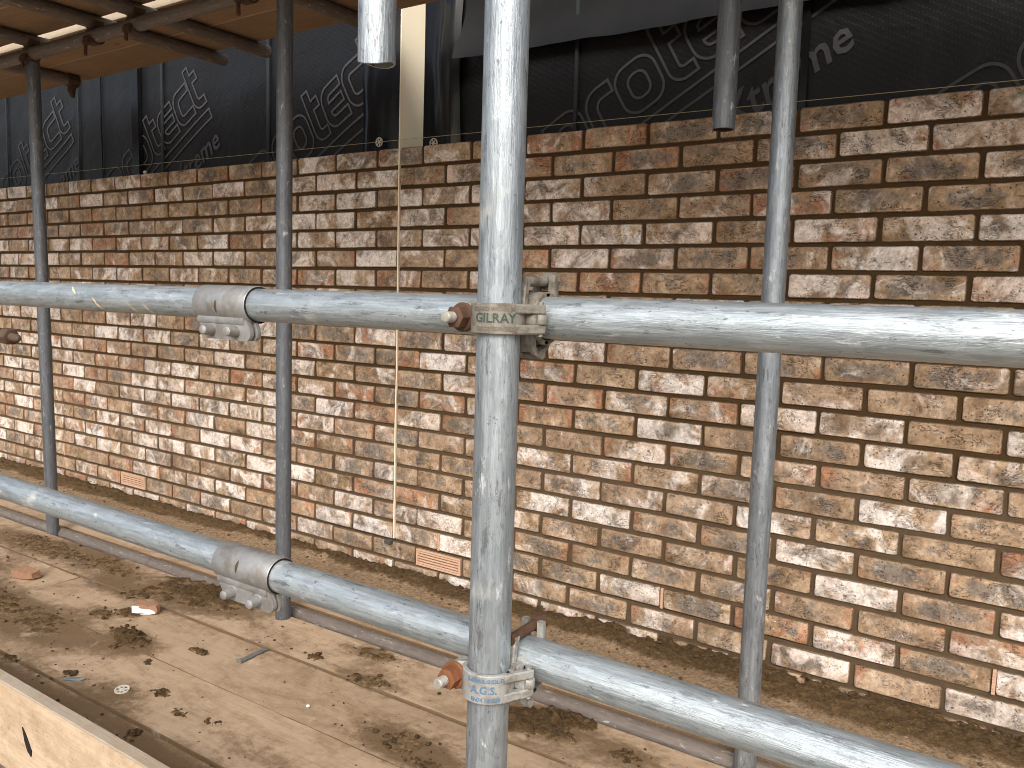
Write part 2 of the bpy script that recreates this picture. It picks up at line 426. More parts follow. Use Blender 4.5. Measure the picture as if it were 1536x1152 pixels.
# ------------------------------------------------------------------ mesh helpers
class MB:
    def __init__(s):
        s.v, s.f = [], []

    def add(s, vs, fs):
        o = len(s.v)
        s.v += [tuple(p) for p in vs]
        s.f += [tuple(i + o for i in f) for f in fs]
        return s

    def xf(s, vs, mat):
        return [tuple(mat @ Vector(p)) for p in vs]

    def box(s, c, d, bev=0.0, mat=None, seg=1):
        bm = bmesh.new()
        bmesh.ops.create_cube(bm, size=1.0)
        for v in bm.verts:
            v.co = Vector((v.co.x * d[0], v.co.y * d[1], v.co.z * d[2]))
        if bev:
            bmesh.ops.bevel(bm, geom=bm.edges[:], offset=bev, segments=seg, affect='EDGES', profile=0.6)
        bm.verts.ensure_lookup_table()
        vs = [v.co + Vector(c) for v in bm.verts]
        if mat is not None:
            vs = [mat @ v for v in vs]
        s.add(vs, [[v.index for v in f.verts] for f in bm.faces])
        bm.free()
        return s

    def lathe(s, prof, seg=24, mat=None, a0=0.0, a1=2 * PI):
        """prof: (r, z) list, revolved about local Z; r == 0 ends close"""
        full = abs(a1 - a0 - 2 * PI) < 1e-6
        na = seg if full else seg + 1
        vs = []
        for r, z in prof:
            for k in range(na):
                a = a0 + (a1 - a0) * k / seg
                vs.append((r * math.cos(a), r * math.sin(a), z))
        fs = []
        for i in range(len(prof) - 1):
            for k in range(seg):
                k2 = (k + 1) % na if full else k + 1
                fs.append((i * na + k, i * na + k2, (i + 1) * na + k2, (i + 1) * na + k))
        if mat is not None:
            vs = s.xf(vs, mat)
        return s.add(vs, fs)

    def shell(s, r1, r2, a0, a1, z0, z1, seg=20, mat=None, bev=0.0012):
        """thick arc about local Z with softened edges"""
        b = bev
        ring = [(r1, z0), (r2 - b, z0), (r2, z0 + b), (r2, z1 - b), (r2 - b, z1), (r1, z1)]
        vs, fs = [], []
        n = len(ring)
        for k in range(seg + 1):
            a = a0 + (a1 - a0) * k / seg
            for r, z in ring:
                vs.append((r * math.cos(a), r * math.sin(a), z))
        for k in range(seg):
            for i in range(n):
                j = (i + 1) % n
                fs.append((k * n + i, k * n + j, (k + 1) * n + j, (k + 1) * n + i))
        fs.append(tuple(range(n - 1, -1, -1)))
        fs.append(tuple(seg * n + i for i in range(n)))
        if mat is not None:
            vs = s.xf(vs, mat)
        return s.add(vs, fs)

    def sweep(s, path, w, h, axis=Vector((0, 0, 1)), mat=None):
        """bar of width w (across the path) and height h (along axis) following a path"""
        vs, fs = [], []
        P = [Vector(p) for p in path]
        for i, p in enumerate(P):
            t = (P[min(i + 1, len(P) - 1)] - P[max(i - 1, 0)]).normalized()
            n = t.cross(axis).normalized()
            ww = w[i] if isinstance(w, (list, tuple)) else w
            hh = h[i] if isinstance(h, (list, tuple)) else h
            c = 0.30
            for a, bb in ((-1, -1 + c), (-1 + c, -1), (1 - c, -1), (1, -1 + c), (1, 1 - c), (1 - c, 1), (-1 + c, 1), (-1, 1 - c)):
                vs.append(p + n * (a * ww / 2) + axis * (bb * hh / 2))
        for i in range(len(P) - 1):
            for k in range(8):
                k2 = (k + 1) % 8
                fs.append((i * 8 + k, i * 8 + k2, i * 8 + 8 + k2, i * 8 + 8 + k))
        fs.append(tuple(range(7, -1, -1)))
        fs.append(tuple((len(P) - 1) * 8 + k for k in range(8)))
        if mat is not None:
            vs = s.xf(vs, mat)
        return s.add(vs, fs)

    def mesh(s, name, mat, smooth=True, angle=38):
        me = bpy.data.meshes.new(name)
        me.from_pydata(s.v, [], s.f)
        bm = bmesh.new()
        bm.from_mesh(me)
        bmesh.ops.recalc_face_normals(bm, faces=bm.faces[:])
        bm.to_mesh(me)
        bm.free()
        me.materials.append(mat)
        if smooth:
            me.polygons.foreach_set('use_smooth', [True] * len(me.polygons))
            me.set_sharp_from_angle(angle=R_(angle))
        return me

    def obj(s, name, mat, parent=None, loc=None, rot=None, smooth=True, angle=38):
        return put(name, s.mesh(name, mat, smooth, angle), parent, loc, rot)


def put(name, data, parent=None, loc=None, rot=None):
    o = bpy.data.objects.new(name, data)
    COL.objects.link(o)
    if parent is not None:
        o.parent = parent
        if loc is not None:
            o.location = loc
    else:
        l = loc if loc is not None else (0, 0, 0)
        o.location = (l[0], l[1], l[2] + ZD)
    if rot is not None:
        o.rotation_euler = rot
    return o


def tag(o, label=None, cat=None, group=None, kind=None):
    if label:
        o['label'] = label
    if cat:
        o['category'] = cat
    if group:
        o['group'] = group
    if kind:
        o['kind'] = kind
    return o


def thing(name, label, cat, loc=(0, 0, 0), rot=None, group=None):
    return tag(put(name, None, None, loc, rot), label, cat, group)


def axis_mat(d, origin=(0, 0, 0)):
    """matrix whose local Z runs along d"""
    m = Vector(d).normalized().to_track_quat('Z', 'Y').to_matrix().to_4x4()
    m.translation = Vector(origin)
    return m


def text_geom(txt, size, extrude, bold=0.0):
    cu = bpy.data.curves.new('tmp_text', 'FONT')
    cu.body = txt
    cu.size = size
    cu.extrude = extrude
    cu.offset = bold
    cu.align_x = 'CENTER'
    cu.align_y = 'CENTER'
    cu.resolution_u = 2
    o = bpy.data.objects.new('tmp_text', cu)
    COL.objects.link(o)
    dg = bpy.context.evaluated_depsgraph_get()
    me = bpy.data.meshes.new_from_object(o.evaluated_get(dg))
    vs = [v.co.copy() for v in me.vertices]
    fs = [tuple(p.vertices) for p in me.polygons]
    bpy.data.objects.remove(o)
    bpy.data.curves.remove(cu)
    bpy.data.meshes.remove(me)
    return vs, fs


def fbm(x, y, z=0.0, o=4):
    return mnoise.fractal(Vector((x, y, z)), 1.0, 2.1, o, noise_basis='PERLIN_ORIGINAL')


# ------------------------------------------------------------------ the setting: ground
g = MB().add([(-150, -150, 0), (150, -150, 0), (150, 150, 0), (-150, 150, 0)], [(0, 1, 2, 3)])
tag(g.obj('ground', GROUND, None, (0, 0, -ZD)), 'bare muddy ground of the building site below the scaffold', kind='structure')

# ------------------------------------------------------------------ brick wall
WALL = tag(thing('brick_wall', 'long wall of mottled tan and white bricks with recessed brown mortar', 'wall', (0, 0, 0)), kind='thing')
J_X = -1.913         # movement joint
DX = [-.003, -.0065, .0025, -.009, .0012, -.0075, -.005, -.006, -.004, -.0075, -.0027, -.0096, -.001, .0035, -.0035, -.001, .005, .0105, .0155, .0145, .016, .014]
DZ = [0] * 16 + [-.004, -.007, -.007, -.007, -.012, -.013]


def brick_variant(L, seed):
    """irregular hand-made face: three rings of ten points (tail, arris, face) and the face itself"""
    rg = random.Random(seed)
    hx, hz = L / 2, 0.0325
    k = 0.0065
    pts = [(-hx, -hz + k), (-hx + k, -hz), (-hx * 0.30, -hz), (hx * 0.34, -hz), (hx - k, -hz),
           (hx, -hz + k), (hx - k * 0.9, hz), (hx * 0.27, hz), (-hx * 0.36, hz), (-hx + k * 0.9, hz)]
    pts[5] = (hx, -hz + k * 0.8)
    pts = pts[:6] + [(hx, hz - k * 0.9)] + pts[6:] + [(-hx, hz - k * 0.9)]
    n = len(pts)
    w = [(x + rg.uniform(-1, 1) * 0.0017, z + rg.uniform(-1, 1) * 0.0014) for x, z in pts]
    tilt, tw = rg.uniform(-0.0012, 0.0012), rg.uniform(-0.0014, 0.0014)
    fy = lambda x, z: tilt * x / hx + tw * z / hz
    vs = [(x, 0.030, z) for x, z in w]
    vs += [(x, 0.0026 + fy(x, z) + rg.uniform(-.0006, .0006), z) for x, z in w]
    ins = 0.0021
    for x, z in w:
        vs.append((x - math.copysign(min(ins, abs(x)), x) if abs(x) > hx * 0.6 else x, -0.0008 + fy(x, z), z - math.copysign(ins, z) * (1 if abs(z) > hz * 0.6 else 0.6)))
    fs = []
    for r in (0, 1):
        for i in range(n):
            j = (i + 1) % n
            fs.append((r * n + i, r * n + j, (r + 1) * n + j, (r + 1) * n + i))
    fs.append(tuple(2 * n + i for i in range(n)))
    return vs, fs


FULL = [brick_variant(0.215, 100 + i) for i in range(26)]
HALF = [brick_variant(0.1035, 300 + i) for i in range(8)]


def brick_mesh(var, name='brick'):
    mb = MB()
    mb.add(*var)
    me = mb.mesh(name, MB_, True, 50)
    at = me.attributes.new('bl', 'FLOAT_VECTOR', 'POINT')
    at.data.foreach_set('vector', [c for v in me.vertices for c in v.co])
    return me


FULL_ME = [brick_mesh(v) for v in FULL]
HALF_ME = [brick_mesh(v) for v in HALF]
slots = []           # (x, z, half?)
AIR = [(7.5, 20), (16.5, 20)]
for j in range(22):
    z0 = -0.075 * j
    i0 = -4.0 + (0.5 if j % 2 else 0.0)
    for k in range(31):
        ic = i0 + k + 0.5
        if any(abs(ic - a) < 0.1 and j == jj for a, jj in AIR):
            continue
        half = []
        if abs(ic - 8.5) < 0.1 and j < 20:
            half = [(8.25 - 0.002, True), (8.75 + 0.002, True)]
        else:
            half = [(ic, False)]
        for i, h in half:
            w = min(1.0, max(0.0, (6 - i) / 5.5))
            slots.append((-0.225 * i + DX[j] * w + random.uniform(-.0012, .0012), z0 + DZ[j] * w + random.uniform(-.0012, .0012), h))


def shown(x, z):
    """picture area of a brick centred at (x, z), 0 outside the frame"""
    if (Vector((x, 0, z)) - CAM).dot(_f) < 0.3:
        return 0.0
    px, py, d = proj((x, 0, z))
    if px < -25 or px > 1620 or py < -30 or py > 1180:
        return 0.0
    a, b_ = proj((x - .1, 0, z)), proj((x + .1, 0, z))
    return abs(b_[0] - a[0]) / d


rank = sorted(slots, key=lambda s: -shown(s[0], s[1]) * (0.5 if s[2] else 1.0))
single, rest = rank[:300], rank[300:]
for n_, (x, z, h) in enumerate(single):
    me = random.choice(HALF_ME if h else FULL_ME)
    o = put('brick', me, WALL, (x, random.gauss(0, 0.0011), z),
            (random.gauss(0, .006), PI * random.randint(0, 1) + random.gauss(0, .0045), random.gauss(0, .004)))
vs_, fs_, bl_, sd_ = [], [], [], []
for x, z, h in rest:
    v, f = random.choice(HALF if h else FULL)
    o_ = len(vs_)
    flip = random.choice((1, -1))
    yo, ro, s_ = random.gauss(0, .001), random.gauss(0, .0045), random.random()
    for p in v:
        px, pz = p[0] * flip, p[2] * flip
        vs_.append((x + px + ro * pz, p[1] + yo, z + pz - ro * px))
        bl_ += [px, p[1], pz]
        sd_.append(s_)
    fs_ += [tuple(i + o_ for i in q) for q in f]
mb = MB()
mb.add(vs_, fs_)
me = mb.mesh('brick_courses', MB_, True, 50)
me.attributes.new('bl', 'FLOAT_VECTOR', 'POINT').data.foreach_set('vector', bl_)
me.attributes.new('seed', 'FLOAT', 'POINT').data.foreach_set('value', sd_)
tag(put('brick_courses', me, WALL), kind='stuff')

# the mortar, two panels either side of the movement joint, set back from the faces
for xa, xb in ((J_X + 0.0034, 1.05), (-6.15, J_X - 0.0034)):
    z_lo = -1.4625
    mb = MB()
    nx = 60
    # front face only needs to be deep enough to look solid
    mb.box(((xa + xb) / 2, 0.055, (0.0285 + z_lo) / 2), (xb - xa, 0.099, 0.0285 - z_lo))
    mb.obj('mortar_bed', MM_, WALL, smooth=False)
mb = MB().box((-2.55, 0.055, -2.55), (7.2, 0.099, 2.17))
mb.obj('mortar_bed', MM_, WALL, smooth=False)


# air bricks: frame, slats and small posts in front of a dark back
def air_brick(x, z):
    fr = MB()
    W, H = 0.213, 0.064
    fr.box((0, 0.012, H / 2 - 0.0035), (W, 0.030, 0.007), 0.001)
    fr.box((0, 0.012, -H / 2 + 0.0035), (W, 0.030, 0.007), 0.001)
    for sx in (-1, 1):
        fr.box((sx * (W / 2 - 0.0035), 0.0125, 0), (0.0069, 0.029, H - 0.0142))
    o = fr.obj('air_brick', TERRA, WALL, (x, -0.002, z), smooth=False)
    sl = MB()
    for k in range(5):
        sl.box((0, 0.012, -0.0205 + k * 0.01025), (W - 0.0145, 0.026, 0.0062))
    sl.obj('slat', TERRA, o, smooth=False)
    ps = MB()
    for r in range(6):
        for k in range(8):
            ps.box((-0.088 + k * 0.0251 + (0.0 if r % 2 else 0.006), 0.014, -0.0256 + r * 0.01025), (0.0035, 0.018, 0.0039))
    ps.obj('divider', TERRA, o, smooth=False)
    MB().box((0, 0.0245, 0), (W - 0.0145, 0.002, H - 0.0145)).obj('vent_back', SHADOW_PL, o, smooth=False)
    o['label'] = 'terracotta air brick with rows of slots'


air_brick(-0.225 * 7.5, -1.503)
air_brick(-0.225 * 16.5, -1.50)


def weep_mesh():
    mb = MB()
    mb.box((0, 0.010, 0), (0.0085, 0.020, 0.066), 0.001)
    for k in range(8):
        mb.box((0, -0.0012, -0.028 + k * 0.008), (0.0082, 0.0024, 0.0042))
    return mb.mesh('weep_vent', TERRA, False)


WEEP = weep_mesh()
for i, j in ((-0.5, 19), (3.5, 19), (7.5, 19), (11.5, 19), (15.5, 19), (19.5, 19)):
    w = min(1.0, max(0.0, (6 - i) / 5.5))
    put('weep_vent', WEEP, WALL, (-0.225 * i + DX[j] * w, -0.0015, -0.075 * j + DZ[j] * w - 0.002))

# the cream filler board in the movement joint, standing up above the wall
mb = MB()
nz = 26
vs, fs = [], []
for k in range(nz + 1):
    z = -1.455 + (1.455 + 0.62) * k / nz
    wob = 0.0022 * fbm(z * 2.1, 3.3) + (0.004 * max(0, z) ** 2)
    for x, y in ((-0.0026, -0.002), (0.0026, -0.002), (0.0026, 0.128), (-0.0026, 0.128)):
        vs.append((wob + x, y + 0.001 * fbm(z * 3, 9.1), z))
for k in range(nz):
    for i in range(4):
        fs.append((k * 4 + i, k * 4 + (i + 1) % 4, k * 4 + 4 + (i + 1) % 4, k * 4 + 4 + i))
fs += [(3, 2, 1, 0), (nz * 4, nz * 4 + 1, nz * 4 + 2, nz * 4 + 3)]
mb.add(vs, fs)
tag(mb.obj('joint_filler_strip', CREAM, None, (J_X, 0, 0), smooth=False), 'thin cream filler strip in the movement joint, standing up above the brick wall', 'filler strip')
MB().box((0, 0, 0), (0.030, 0.03, 0.017), 0.002).obj('slate_packer', mat_plain('slate_grey', (0.07, 0.065, 0.06), 0.7), None, (J_X - 0.018, -0.006, -1.470))
tag(bpy.data.objects['slate_packer'], 'small dark packer wedged under the foot of the cream joint strip', 'packer')

# ------------------------------------------------------------------ black membrane behind the wall
MY = 0.158


def wave(x, z):
    return 0.009 * fbm(x * 1.3, z * 1.1, 2.2, 3) + 0.004 * fbm(x * 4.0, z * 1.2, 5.0, 3) + 0.0025 * fbm(x * 2.0 + z * 3.0, z * 7.0 - x * 2.5, 8.0, 3)


MEMBR = thing('membrane_wall', 'black building membrane with grey printed lettering stretched behind the brick wall', 'membrane', (0, MY, 0))


def sheet(name, x0, x1, z0, z1, nx, nz, yoff, mat, thick=0.0, edge=0.0, fold=None):
    mb = MB()
    vs, fs = [], []
    for k in range(nz + 1):
        for i in range(nx + 1):
            x = x0 + (x1 - x0) * i / nx
            z = z0 + (z1 - z0) * k / nz
            if k == 0 and edge:
                z += edge * fbm(x * 2.2, 7.7)
            y = wave(x, z) - yoff
            if fold:
                y -= fold(x, z)
            vs.append((x, y, z))
    for k in range(nz):
        for i in range(nx):
            a = k * (nx + 1) + i
            fs.append((a, a + 1, a + nx + 2, a + nx + 1))
    mb.add(vs, fs)
    return mb.obj(name, mat, MEMBR)


sheet('sheet', -6.2, 1.8, -1.5, 2.3, 320, 120, 0.0, MEMB)
MB().box((-2.2, 0.10, 0.4), (8.0, 0.14, 3.8)).obj('backing_frame', mat_plain('timber_frame_panel', (0.20, 0.13, 0.07), 0.8), MEMBR)
lap = sheet('lap_sheet', -1.73, 1.8, 0.352, 2.28, 140, 60, 0.006, LAP, edge=0.014,
            fold=lambda x, z: 0.040 * max(0.0, 1 - (z - 0.35) / 0.085) * (1.0 + 0.7 * fbm(x * 3, 1.0)) + 0.012 * (0.5 + fbm(x * 1.6 - z * 2.5, z * 9.0, 4.0, 3)) + 0.05 * max(0.0, (-1.50 - x) / 0.23) ** 2 * max(0.0, 1 - abs(z - 0.38) / 0.15))
lap['label'] = 'grey upper sheet lapping over the lower membrane'

# printed lettering: outline characters built from their own contours


def arc(cx, cy, rx, ry, a0, a1, n=7):
    return [(cx + rx * math.cos(R_(a0 + (a1 - a0) * k / n)), cy + ry * math.sin(R_(a0 + (a1 - a0) * k / n))) for k in range(n + 1)]


def rrect(x0, y0, x1, y1, r):
    return (arc(x1 - r, y1 - r, r, r, 0, 90) + arc(x0 + r, y1 - r, r, r, 90, 180) + arc(x0 + r, y0 + r, r, r, 180, 270) + arc(x1 - r, y0 + r, r, r, 270, 360))


LB, LT = 0.035, 0.200      # letter body between these heights above the bar


def ch_o(x):
    return [(rrect(x, LB, x + .155, LT, .055), True), (rrect(x + .042, LB + .040, x + .113, LT - .040, .03), True)]


def ch_p(x):
    return [(rrect(x + .042, LB + .040, x + .113, LT - .040, .03), True),
            ([(x, LB - .07), (x + .040, LB - .07), (x + .040, LB)] + arc(x + .100, LB + .055, .055, .055, 270, 360) + arc(x + .100, LT - .055, .055, .055, 0, 90) + [(x, LT)], True)]


def ch_r(x):
    return [([(x, LB)] + [(x, LT - .07)] + arc(x + .065, LT - .065, .065, .065, 180, 90) + [(x + .115, LT), (x + .115, LT - .042), (x + .072, LT - .042)] + arc(x + .072, LT - .075, .032, .033, 90, 180, 4) + [(x + .040, LB)], True)]


def ch_t(x):
    return [([(x, LT + .05), (x + .042, LT + .05), (x + .042, LT + .004), (x + .086, LT + .004), (x + .086, LT - .036), (x + .042, LT - .036), (x + .042, LB + .055)]
             + arc(x + .056, LB + .052, .014, .014, 180, 270, 3) + [(x + .090, LB + .038), (x + .090, LB)] + arc(x + .05, LB + .05, .05, .05, 270, 180), True)]


def ch_e(x):
    o = arc(x + .060, LB + .060, .060, .060, 270, 180) + arc(x + .060, LT - .060, .060, .060, 180, 90)
    return [(o + [(x + .150, LT), (x + .150, LT - .038), (x + .066, LT - .038)] + arc(x + .066, LT - .058, .022, .020, 90, 180, 3)
             + [(x + .044, LT - .064), (x + .140, LT - .064), (x + .140, LT - .100), (x + .044, LT - .100), (x + .044, LB + .058)]
             + arc(x + .066, LB + .058, .022, .020, 180, 270, 3) + [(x + .150, LB + .038), (x + .150, LB)], True)]


def ch_c(x):
    return [(arc(x + .055, LB + .055, .055, .055, 270, 180) + arc(x + .055, LT - .055, .055, .055, 180, 90) + [(x + .145, LT), (x + .145, LT - .040), (x + .062, LT - .040)]
             + arc(x + .062, LT - .060, .020, .020, 90, 180, 3) + arc(x + .062, LB + .060, .020, .020, 180, 270, 3) + [(x + .145, LB + .040), (x + .145, LB)], True)]


LETTERS = ch_p(-.325) + ch_r(-.150) + ch_o(-.025) + ch_t(.152) + ch_e(.250) + ch_c(.415) + ch_t(.570)
LETTERS += [([(-.24, -.000), (.655, -.000), (.655, -.045), (-.24, -.045)], True)]
STROKE = 0.0088


def ribbon(mb, pts, closed, f):
    n = len(pts)
    P = [Vector((p[0], p[1])) for p in pts]
    Q = []
    for p in P:
        if not Q or (p - Q[-1]).length > 1e-5:
            Q.append(p)
    if closed and (Q[0] - Q[-1]).length < 1e-5:
        Q.pop()
    n = len(Q)
    vs, fs = [], []
    for i in range(n):
        t1 = (Q[i] - Q[i - 1]).normalized()
        t2 = (Q[(i + 1) % n] - Q[i]).normalized()
        n1, n2 = Vector((-t1.y, t1.x)), Vector((-t2.y, t2.x))
        m = (n1 + n2)
        m = m / max(0.5, m.length_squared / 2) if m.length > 1e-4 else n1
        for s_ in (-0.5, 0.5):
            vs.append(f(Q[i] + m * (s_ * STROKE)))
    for i in range(n):
        j = (i + 1) % n
        fs.append((i * 2, i * 2 + 1, j * 2 + 1, j * 2))
    mb.add(vs, fs)


SMALL = text_geom('Xtreme', 0.135, 0.0, 0.002)


def print_set(ox, oz, deg, ku=1.0, kv=1.0):
    ca, sa = math.cos(R_(deg)), math.sin(R_(deg))

    def f(p):
        u, v = p[0] * ku, p[1] * kv
        x, z = ox + u * ca - v * sa, oz + u * sa + v * ca
        return (x, wave(x, z) - 0.0035, z)
    mb = MB()
    for pts, cl in LETTERS:
        # follow the wavy sheet by cutting long strokes up
        fine = []
        for i in range(len(pts)):
            a, c = Vector(pts[i]), Vector(pts[(i + 1) % len(pts)])
            m = max(1, int((c - a).length / 0.06))
            fine += [tuple(a.lerp(c, q / m)) for q in range(m)]
        ribbon(mb, fine, cl, f)
    vs = [f((0.44 + v.x + 0.22 * v.y, -0.150 + v.y)) for v in SMALL[0]]
    mb.add(vs, SMALL[1])
    o = mb.obj('printed_lettering', INK, MEMBR, smooth=False)


print_set(-1.005, 0.066, 30)
print_set(0.251, 0.061, 30)
print_set(-2.615, 0.016, 29.3, 0.906, 1.12)
print_set(-3.815, 0.034, 30.3, 0.935, 1.06)
print_set(-5.137, -0.011, 29.1, 1.06, 1.09)


# vertical battens and taped edges on the membrane
def seam(x, w, mat, z0=-0.1, z1=2.2, t=0.006):
    mb = MB()
    vs, fs = [], []
    n = 14
    for k in range(n + 1):
        z = z0 + (z1 - z0) * k / n
        dx = 0.003 * fbm(z * 3, x * 5)
        y = wave(x, z) - 0.004
        vs += [(x - w / 2 + dx, y, z), (x - w / 2 + dx, y - t, z), (x + w / 2 + dx, y - t, z), (x + w / 2 + dx, y, z)]
    for k in range(n):
        for i in range(3):
            fs.append((k * 4 + i, k * 4 + i + 1, k * 4 + 5 + i, k * 4 + 4 + i))
    mb.add(vs, fs)
    return mb.obj('seam_tape', mat, MEMBR, smooth=False)


for x, w, m_, t in ((-3.862, 0.062, DPC, 0.022), (-3.905, 0.009, TAPE, 0.012), (-3.649, 0.016, TAPE, 0.008), (-2.838, 0.018, TAPE, 0.008), (-1.250, 0.013, TAPE, 0.010),
                    (-0.487, 0.020, DPC, 0.010), (-4.438, 0.010, TAPE, 0.007), (-5.257, 0.012, TAPE, 0.007), (-4.20, 0.006, DPC, 0.006)):
    seam(x, w, m_, t=t)

# damp-proof sheet folded round the joint
mb = MB()
vs, fs = [], []
nx, nz = 44, 30
for k in range(nz + 1):
    z = -0.3 + 2.2 * k / nz
    for i in range(nx + 1):
        x = -2.255 + 0.515 * i / nx
        u = i / nx
        y = -0.010 + wave(x, z) - 0.012 * math.sin(u * 9.0 + 0.8 * fbm(z * 1.5, 2)) - 0.016 * fbm(x * 9, z * 4.5, 3.3, 4) - (0.006 if u > 0.84 else 0) * (1 + fbm(z * 2, 1)) - 0.006 * math.exp(-((u - 0.93) / 0.03) ** 2)
        if u < 0.03:
            y += 0.006
        vs.append((x, min(y, wave(x, z) - 0.005), z))
for k in range(nz):
    for i in range(nx):
        a = k * (nx + 1) + i
        fs.append((a, a + 1, a + nx + 2, a + nx + 1))
mb.add(vs, fs)
tag(mb.obj('damp_proof_sheet', DPC, None, (0, MY, 0)), 'glossy black polythene sheet behind the cream strip, folded over the membrane', 'plastic sheet')


def disc_mesh():
    mb = MB()
    mb.lathe([(0.0150, -0.002), (0.0185, -0.002), (0.0185, 0.002), (0.0150, 0.002), (0.0150, -0.002)], 24)
    for k in range(6):
        a = k * PI / 3
        m = Matrix.Rotation(a, 4, 'Z')
        mb.box((0.0095, 0, 0), (0.0150, 0.0032, 0.003), mat=m)
    mb.lathe([(0.0, 0.003), (0.0045, 0.003), (0.0045, -0.003), (0.0, -0.003)], 12)
    return mb.mesh('tie_disc', WHITE)


DISC = disc_mesh()
for loc, rot, lab in (((-2.140, 0.128, 0.092), (R_(90), 0.3, 0), 'small white spoked tie disc on the black sheet left of the cream strip'),
                      ((-1.825, 0.090, 0.058), (R_(90), 0.1, 0), 'small white spoked tie disc half hidden behind the wall top right of the cream strip'),
                      ((-1.733, -1.222, -1.5455), (R_(8), 0.1, 0), 'small white spoked tie disc lying on the muddy deck boards')):
    tag(put('tie_disc', DISC, None, loc, rot), lab, 'tie disc', 'white tie discs')
mb = MB().lathe([(0, -0.009), (0.007, -0.006), (0.010, 0), (0.007, 0.006), (0, 0.009)], 12)
tag(mb.obj('white_stopper', WHITE, None, (-3.57, 0.006, 0.040)), 'tiny white plastic cap standing on the top course far along the wall', 'cap')

# bricklayer's line
mb = MB().lathe([(0.0009, 0), (0.0009, 6.9)], 6)
o = mb.obj('string_line', STRING, None, (1.0, -0.006, 0.036))
o.rotation_euler = (Vector((-5.9, -0.006, 0.0935)) - Vector((1.0, -0.006, 0.036))).to_track_quat('Z', 'Y').to_euler()
tag(o, "taut pale bricklayer's string line running just above the top course", 'string line')

# ------------------------------------------------------------------ scaffold tubes
TR, TI = 0.02415, 0.0205


def tube_mesh(name, L, mat, squash=0.0):
    mb = MB()
    prof = [(TI, 0.0), (TR - 0.0006, 0.0), (TR, 0.0006)]
    n = max(2, int(L / 0.25))
    prof += [(TR, L * k / n) for k in range(1, n)]
    prof += [(TR, L - 0.0006), (TR - 0.0006, L), (TI, L), (TI, L - 0.25), (TI, 0.25), (TI, 0.0)]
    mb.lathe(prof, 40)
    if squash:
        vs = []
        for x, y, z in mb.v:
            q = math.exp(-(z / 0.05) ** 2)
            r = math.hypot(x, y)
            a = math.atan2(y, x)
            dz = squash * q * (math.sin(a * 2 + 0.8) * 0.7 + math.sin(a + 2.4))
            k = 1 - 0.05 * q * math.sin(2 * a + 1)
            vs.append((x * k, y * k, z + dz))
        mb.v = vs
    me = mb.mesh(name, mat, True, 40)
    me.materials.append(K_old)
    for p in me.polygons:                       # rusty bore
        if max(math.hypot(me.vertices[i].co.x, me.vertices[i].co.y) for i in p.vertices) < TI * 1.02:
            p.material_index = 1
    return me


def tube(name, p0, p1, mat, label, group=None, cat='scaffold tube', squash=0.0):
    p0, p1 = Vector(p0), Vector(p1)
    d = p1 - p0
    o = put(name, tube_mesh(name, d.length, mat, squash), None, p0, d.to_track_quat('Z', 'Y').to_euler())
    return tag(o, label, cat, group)


ST = 'upright scaffold tubes'
MAIN = (-0.287, -1.613)
main = tube('scaffold_standard', (MAIN[0], MAIN[1], -ZD), (MAIN[0] + 0.003, MAIN[1], 2.0), G_main, 'thick pale grey upright tube in front, carrying both guard rail couplers', ST)
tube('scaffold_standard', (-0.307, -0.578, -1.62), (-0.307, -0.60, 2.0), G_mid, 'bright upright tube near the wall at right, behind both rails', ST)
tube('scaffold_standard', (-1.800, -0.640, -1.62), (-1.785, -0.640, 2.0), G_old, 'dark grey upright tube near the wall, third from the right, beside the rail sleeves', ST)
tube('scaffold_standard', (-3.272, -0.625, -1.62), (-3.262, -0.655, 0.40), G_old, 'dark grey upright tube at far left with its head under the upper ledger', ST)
HT = 'short tubes hanging from above'
tube('drop_tube', (-0.506, -1.58, -0.218), (-0.506, -1.58, 1.6), G_main, 'cut tube hanging down at top centre with an open ragged end', HT, squash=0.0035)
tube('drop_tube', (-0.424, -0.62, -0.137), (-0.42, -0.62, 1.6), G_old, 'thin tube hanging down at top right with its end before the top course', HT)
GR = 'guard rail tubes'
RY, ZU, ZL = -1.555, -0.5245, -0.928
JU, JL = -0.810, -0.764      # where the rail tubes butt inside the sleeves
tube('guard_rail', (JU + 0.001, RY, ZU), (1.6, RY, ZU + 0.005), G_rail, 'upper guard rail tube, right of its sleeve, crossing behind the thick upright', GR)
tube('guard_rail', (-4.2, RY, ZU + 0.001), (JU - 0.001, RY, ZU), G_rail, 'upper guard rail tube, left of its sleeve, with yellow scrape marks', GR)
tube('guard_rail', (JL + 0.001, RY, ZL), (1.6, RY, ZL), G_rail, 'lower guard rail tube, right of its sleeve, with white oxide speckles', GR)
tube('guard_rail', (-4.2, RY, ZL + 0.001), (JL - 0.001, RY, ZL), G_rail, 'lower guard rail tube, left of its sleeve, above the deck boards', GR)
LG = 'ledger tubes'
tube('ledger_tube', (-2.615, -0.583, -1.561), (0.75, -0.535, -1.561), G_rust, 'brown tube sunk between the deck boards, running right from its green end', LG)
tube('ledger_tube', (-5.4, -0.628, -1.561), (-2.618, -0.583, -1.561), G_rust, 'brown tube sunk in the deck at far left by the foot of the left upright', LG)
tube('ledger_tube', (-5.6, -0.662, 0.384), (1.4, -0.662, 0.392), G_rust, 'ledger tube under the upper platform at top left, crossing over the left upright', LG)
TG = 'transom tubes under the upper platform'
ZT = 0.4365
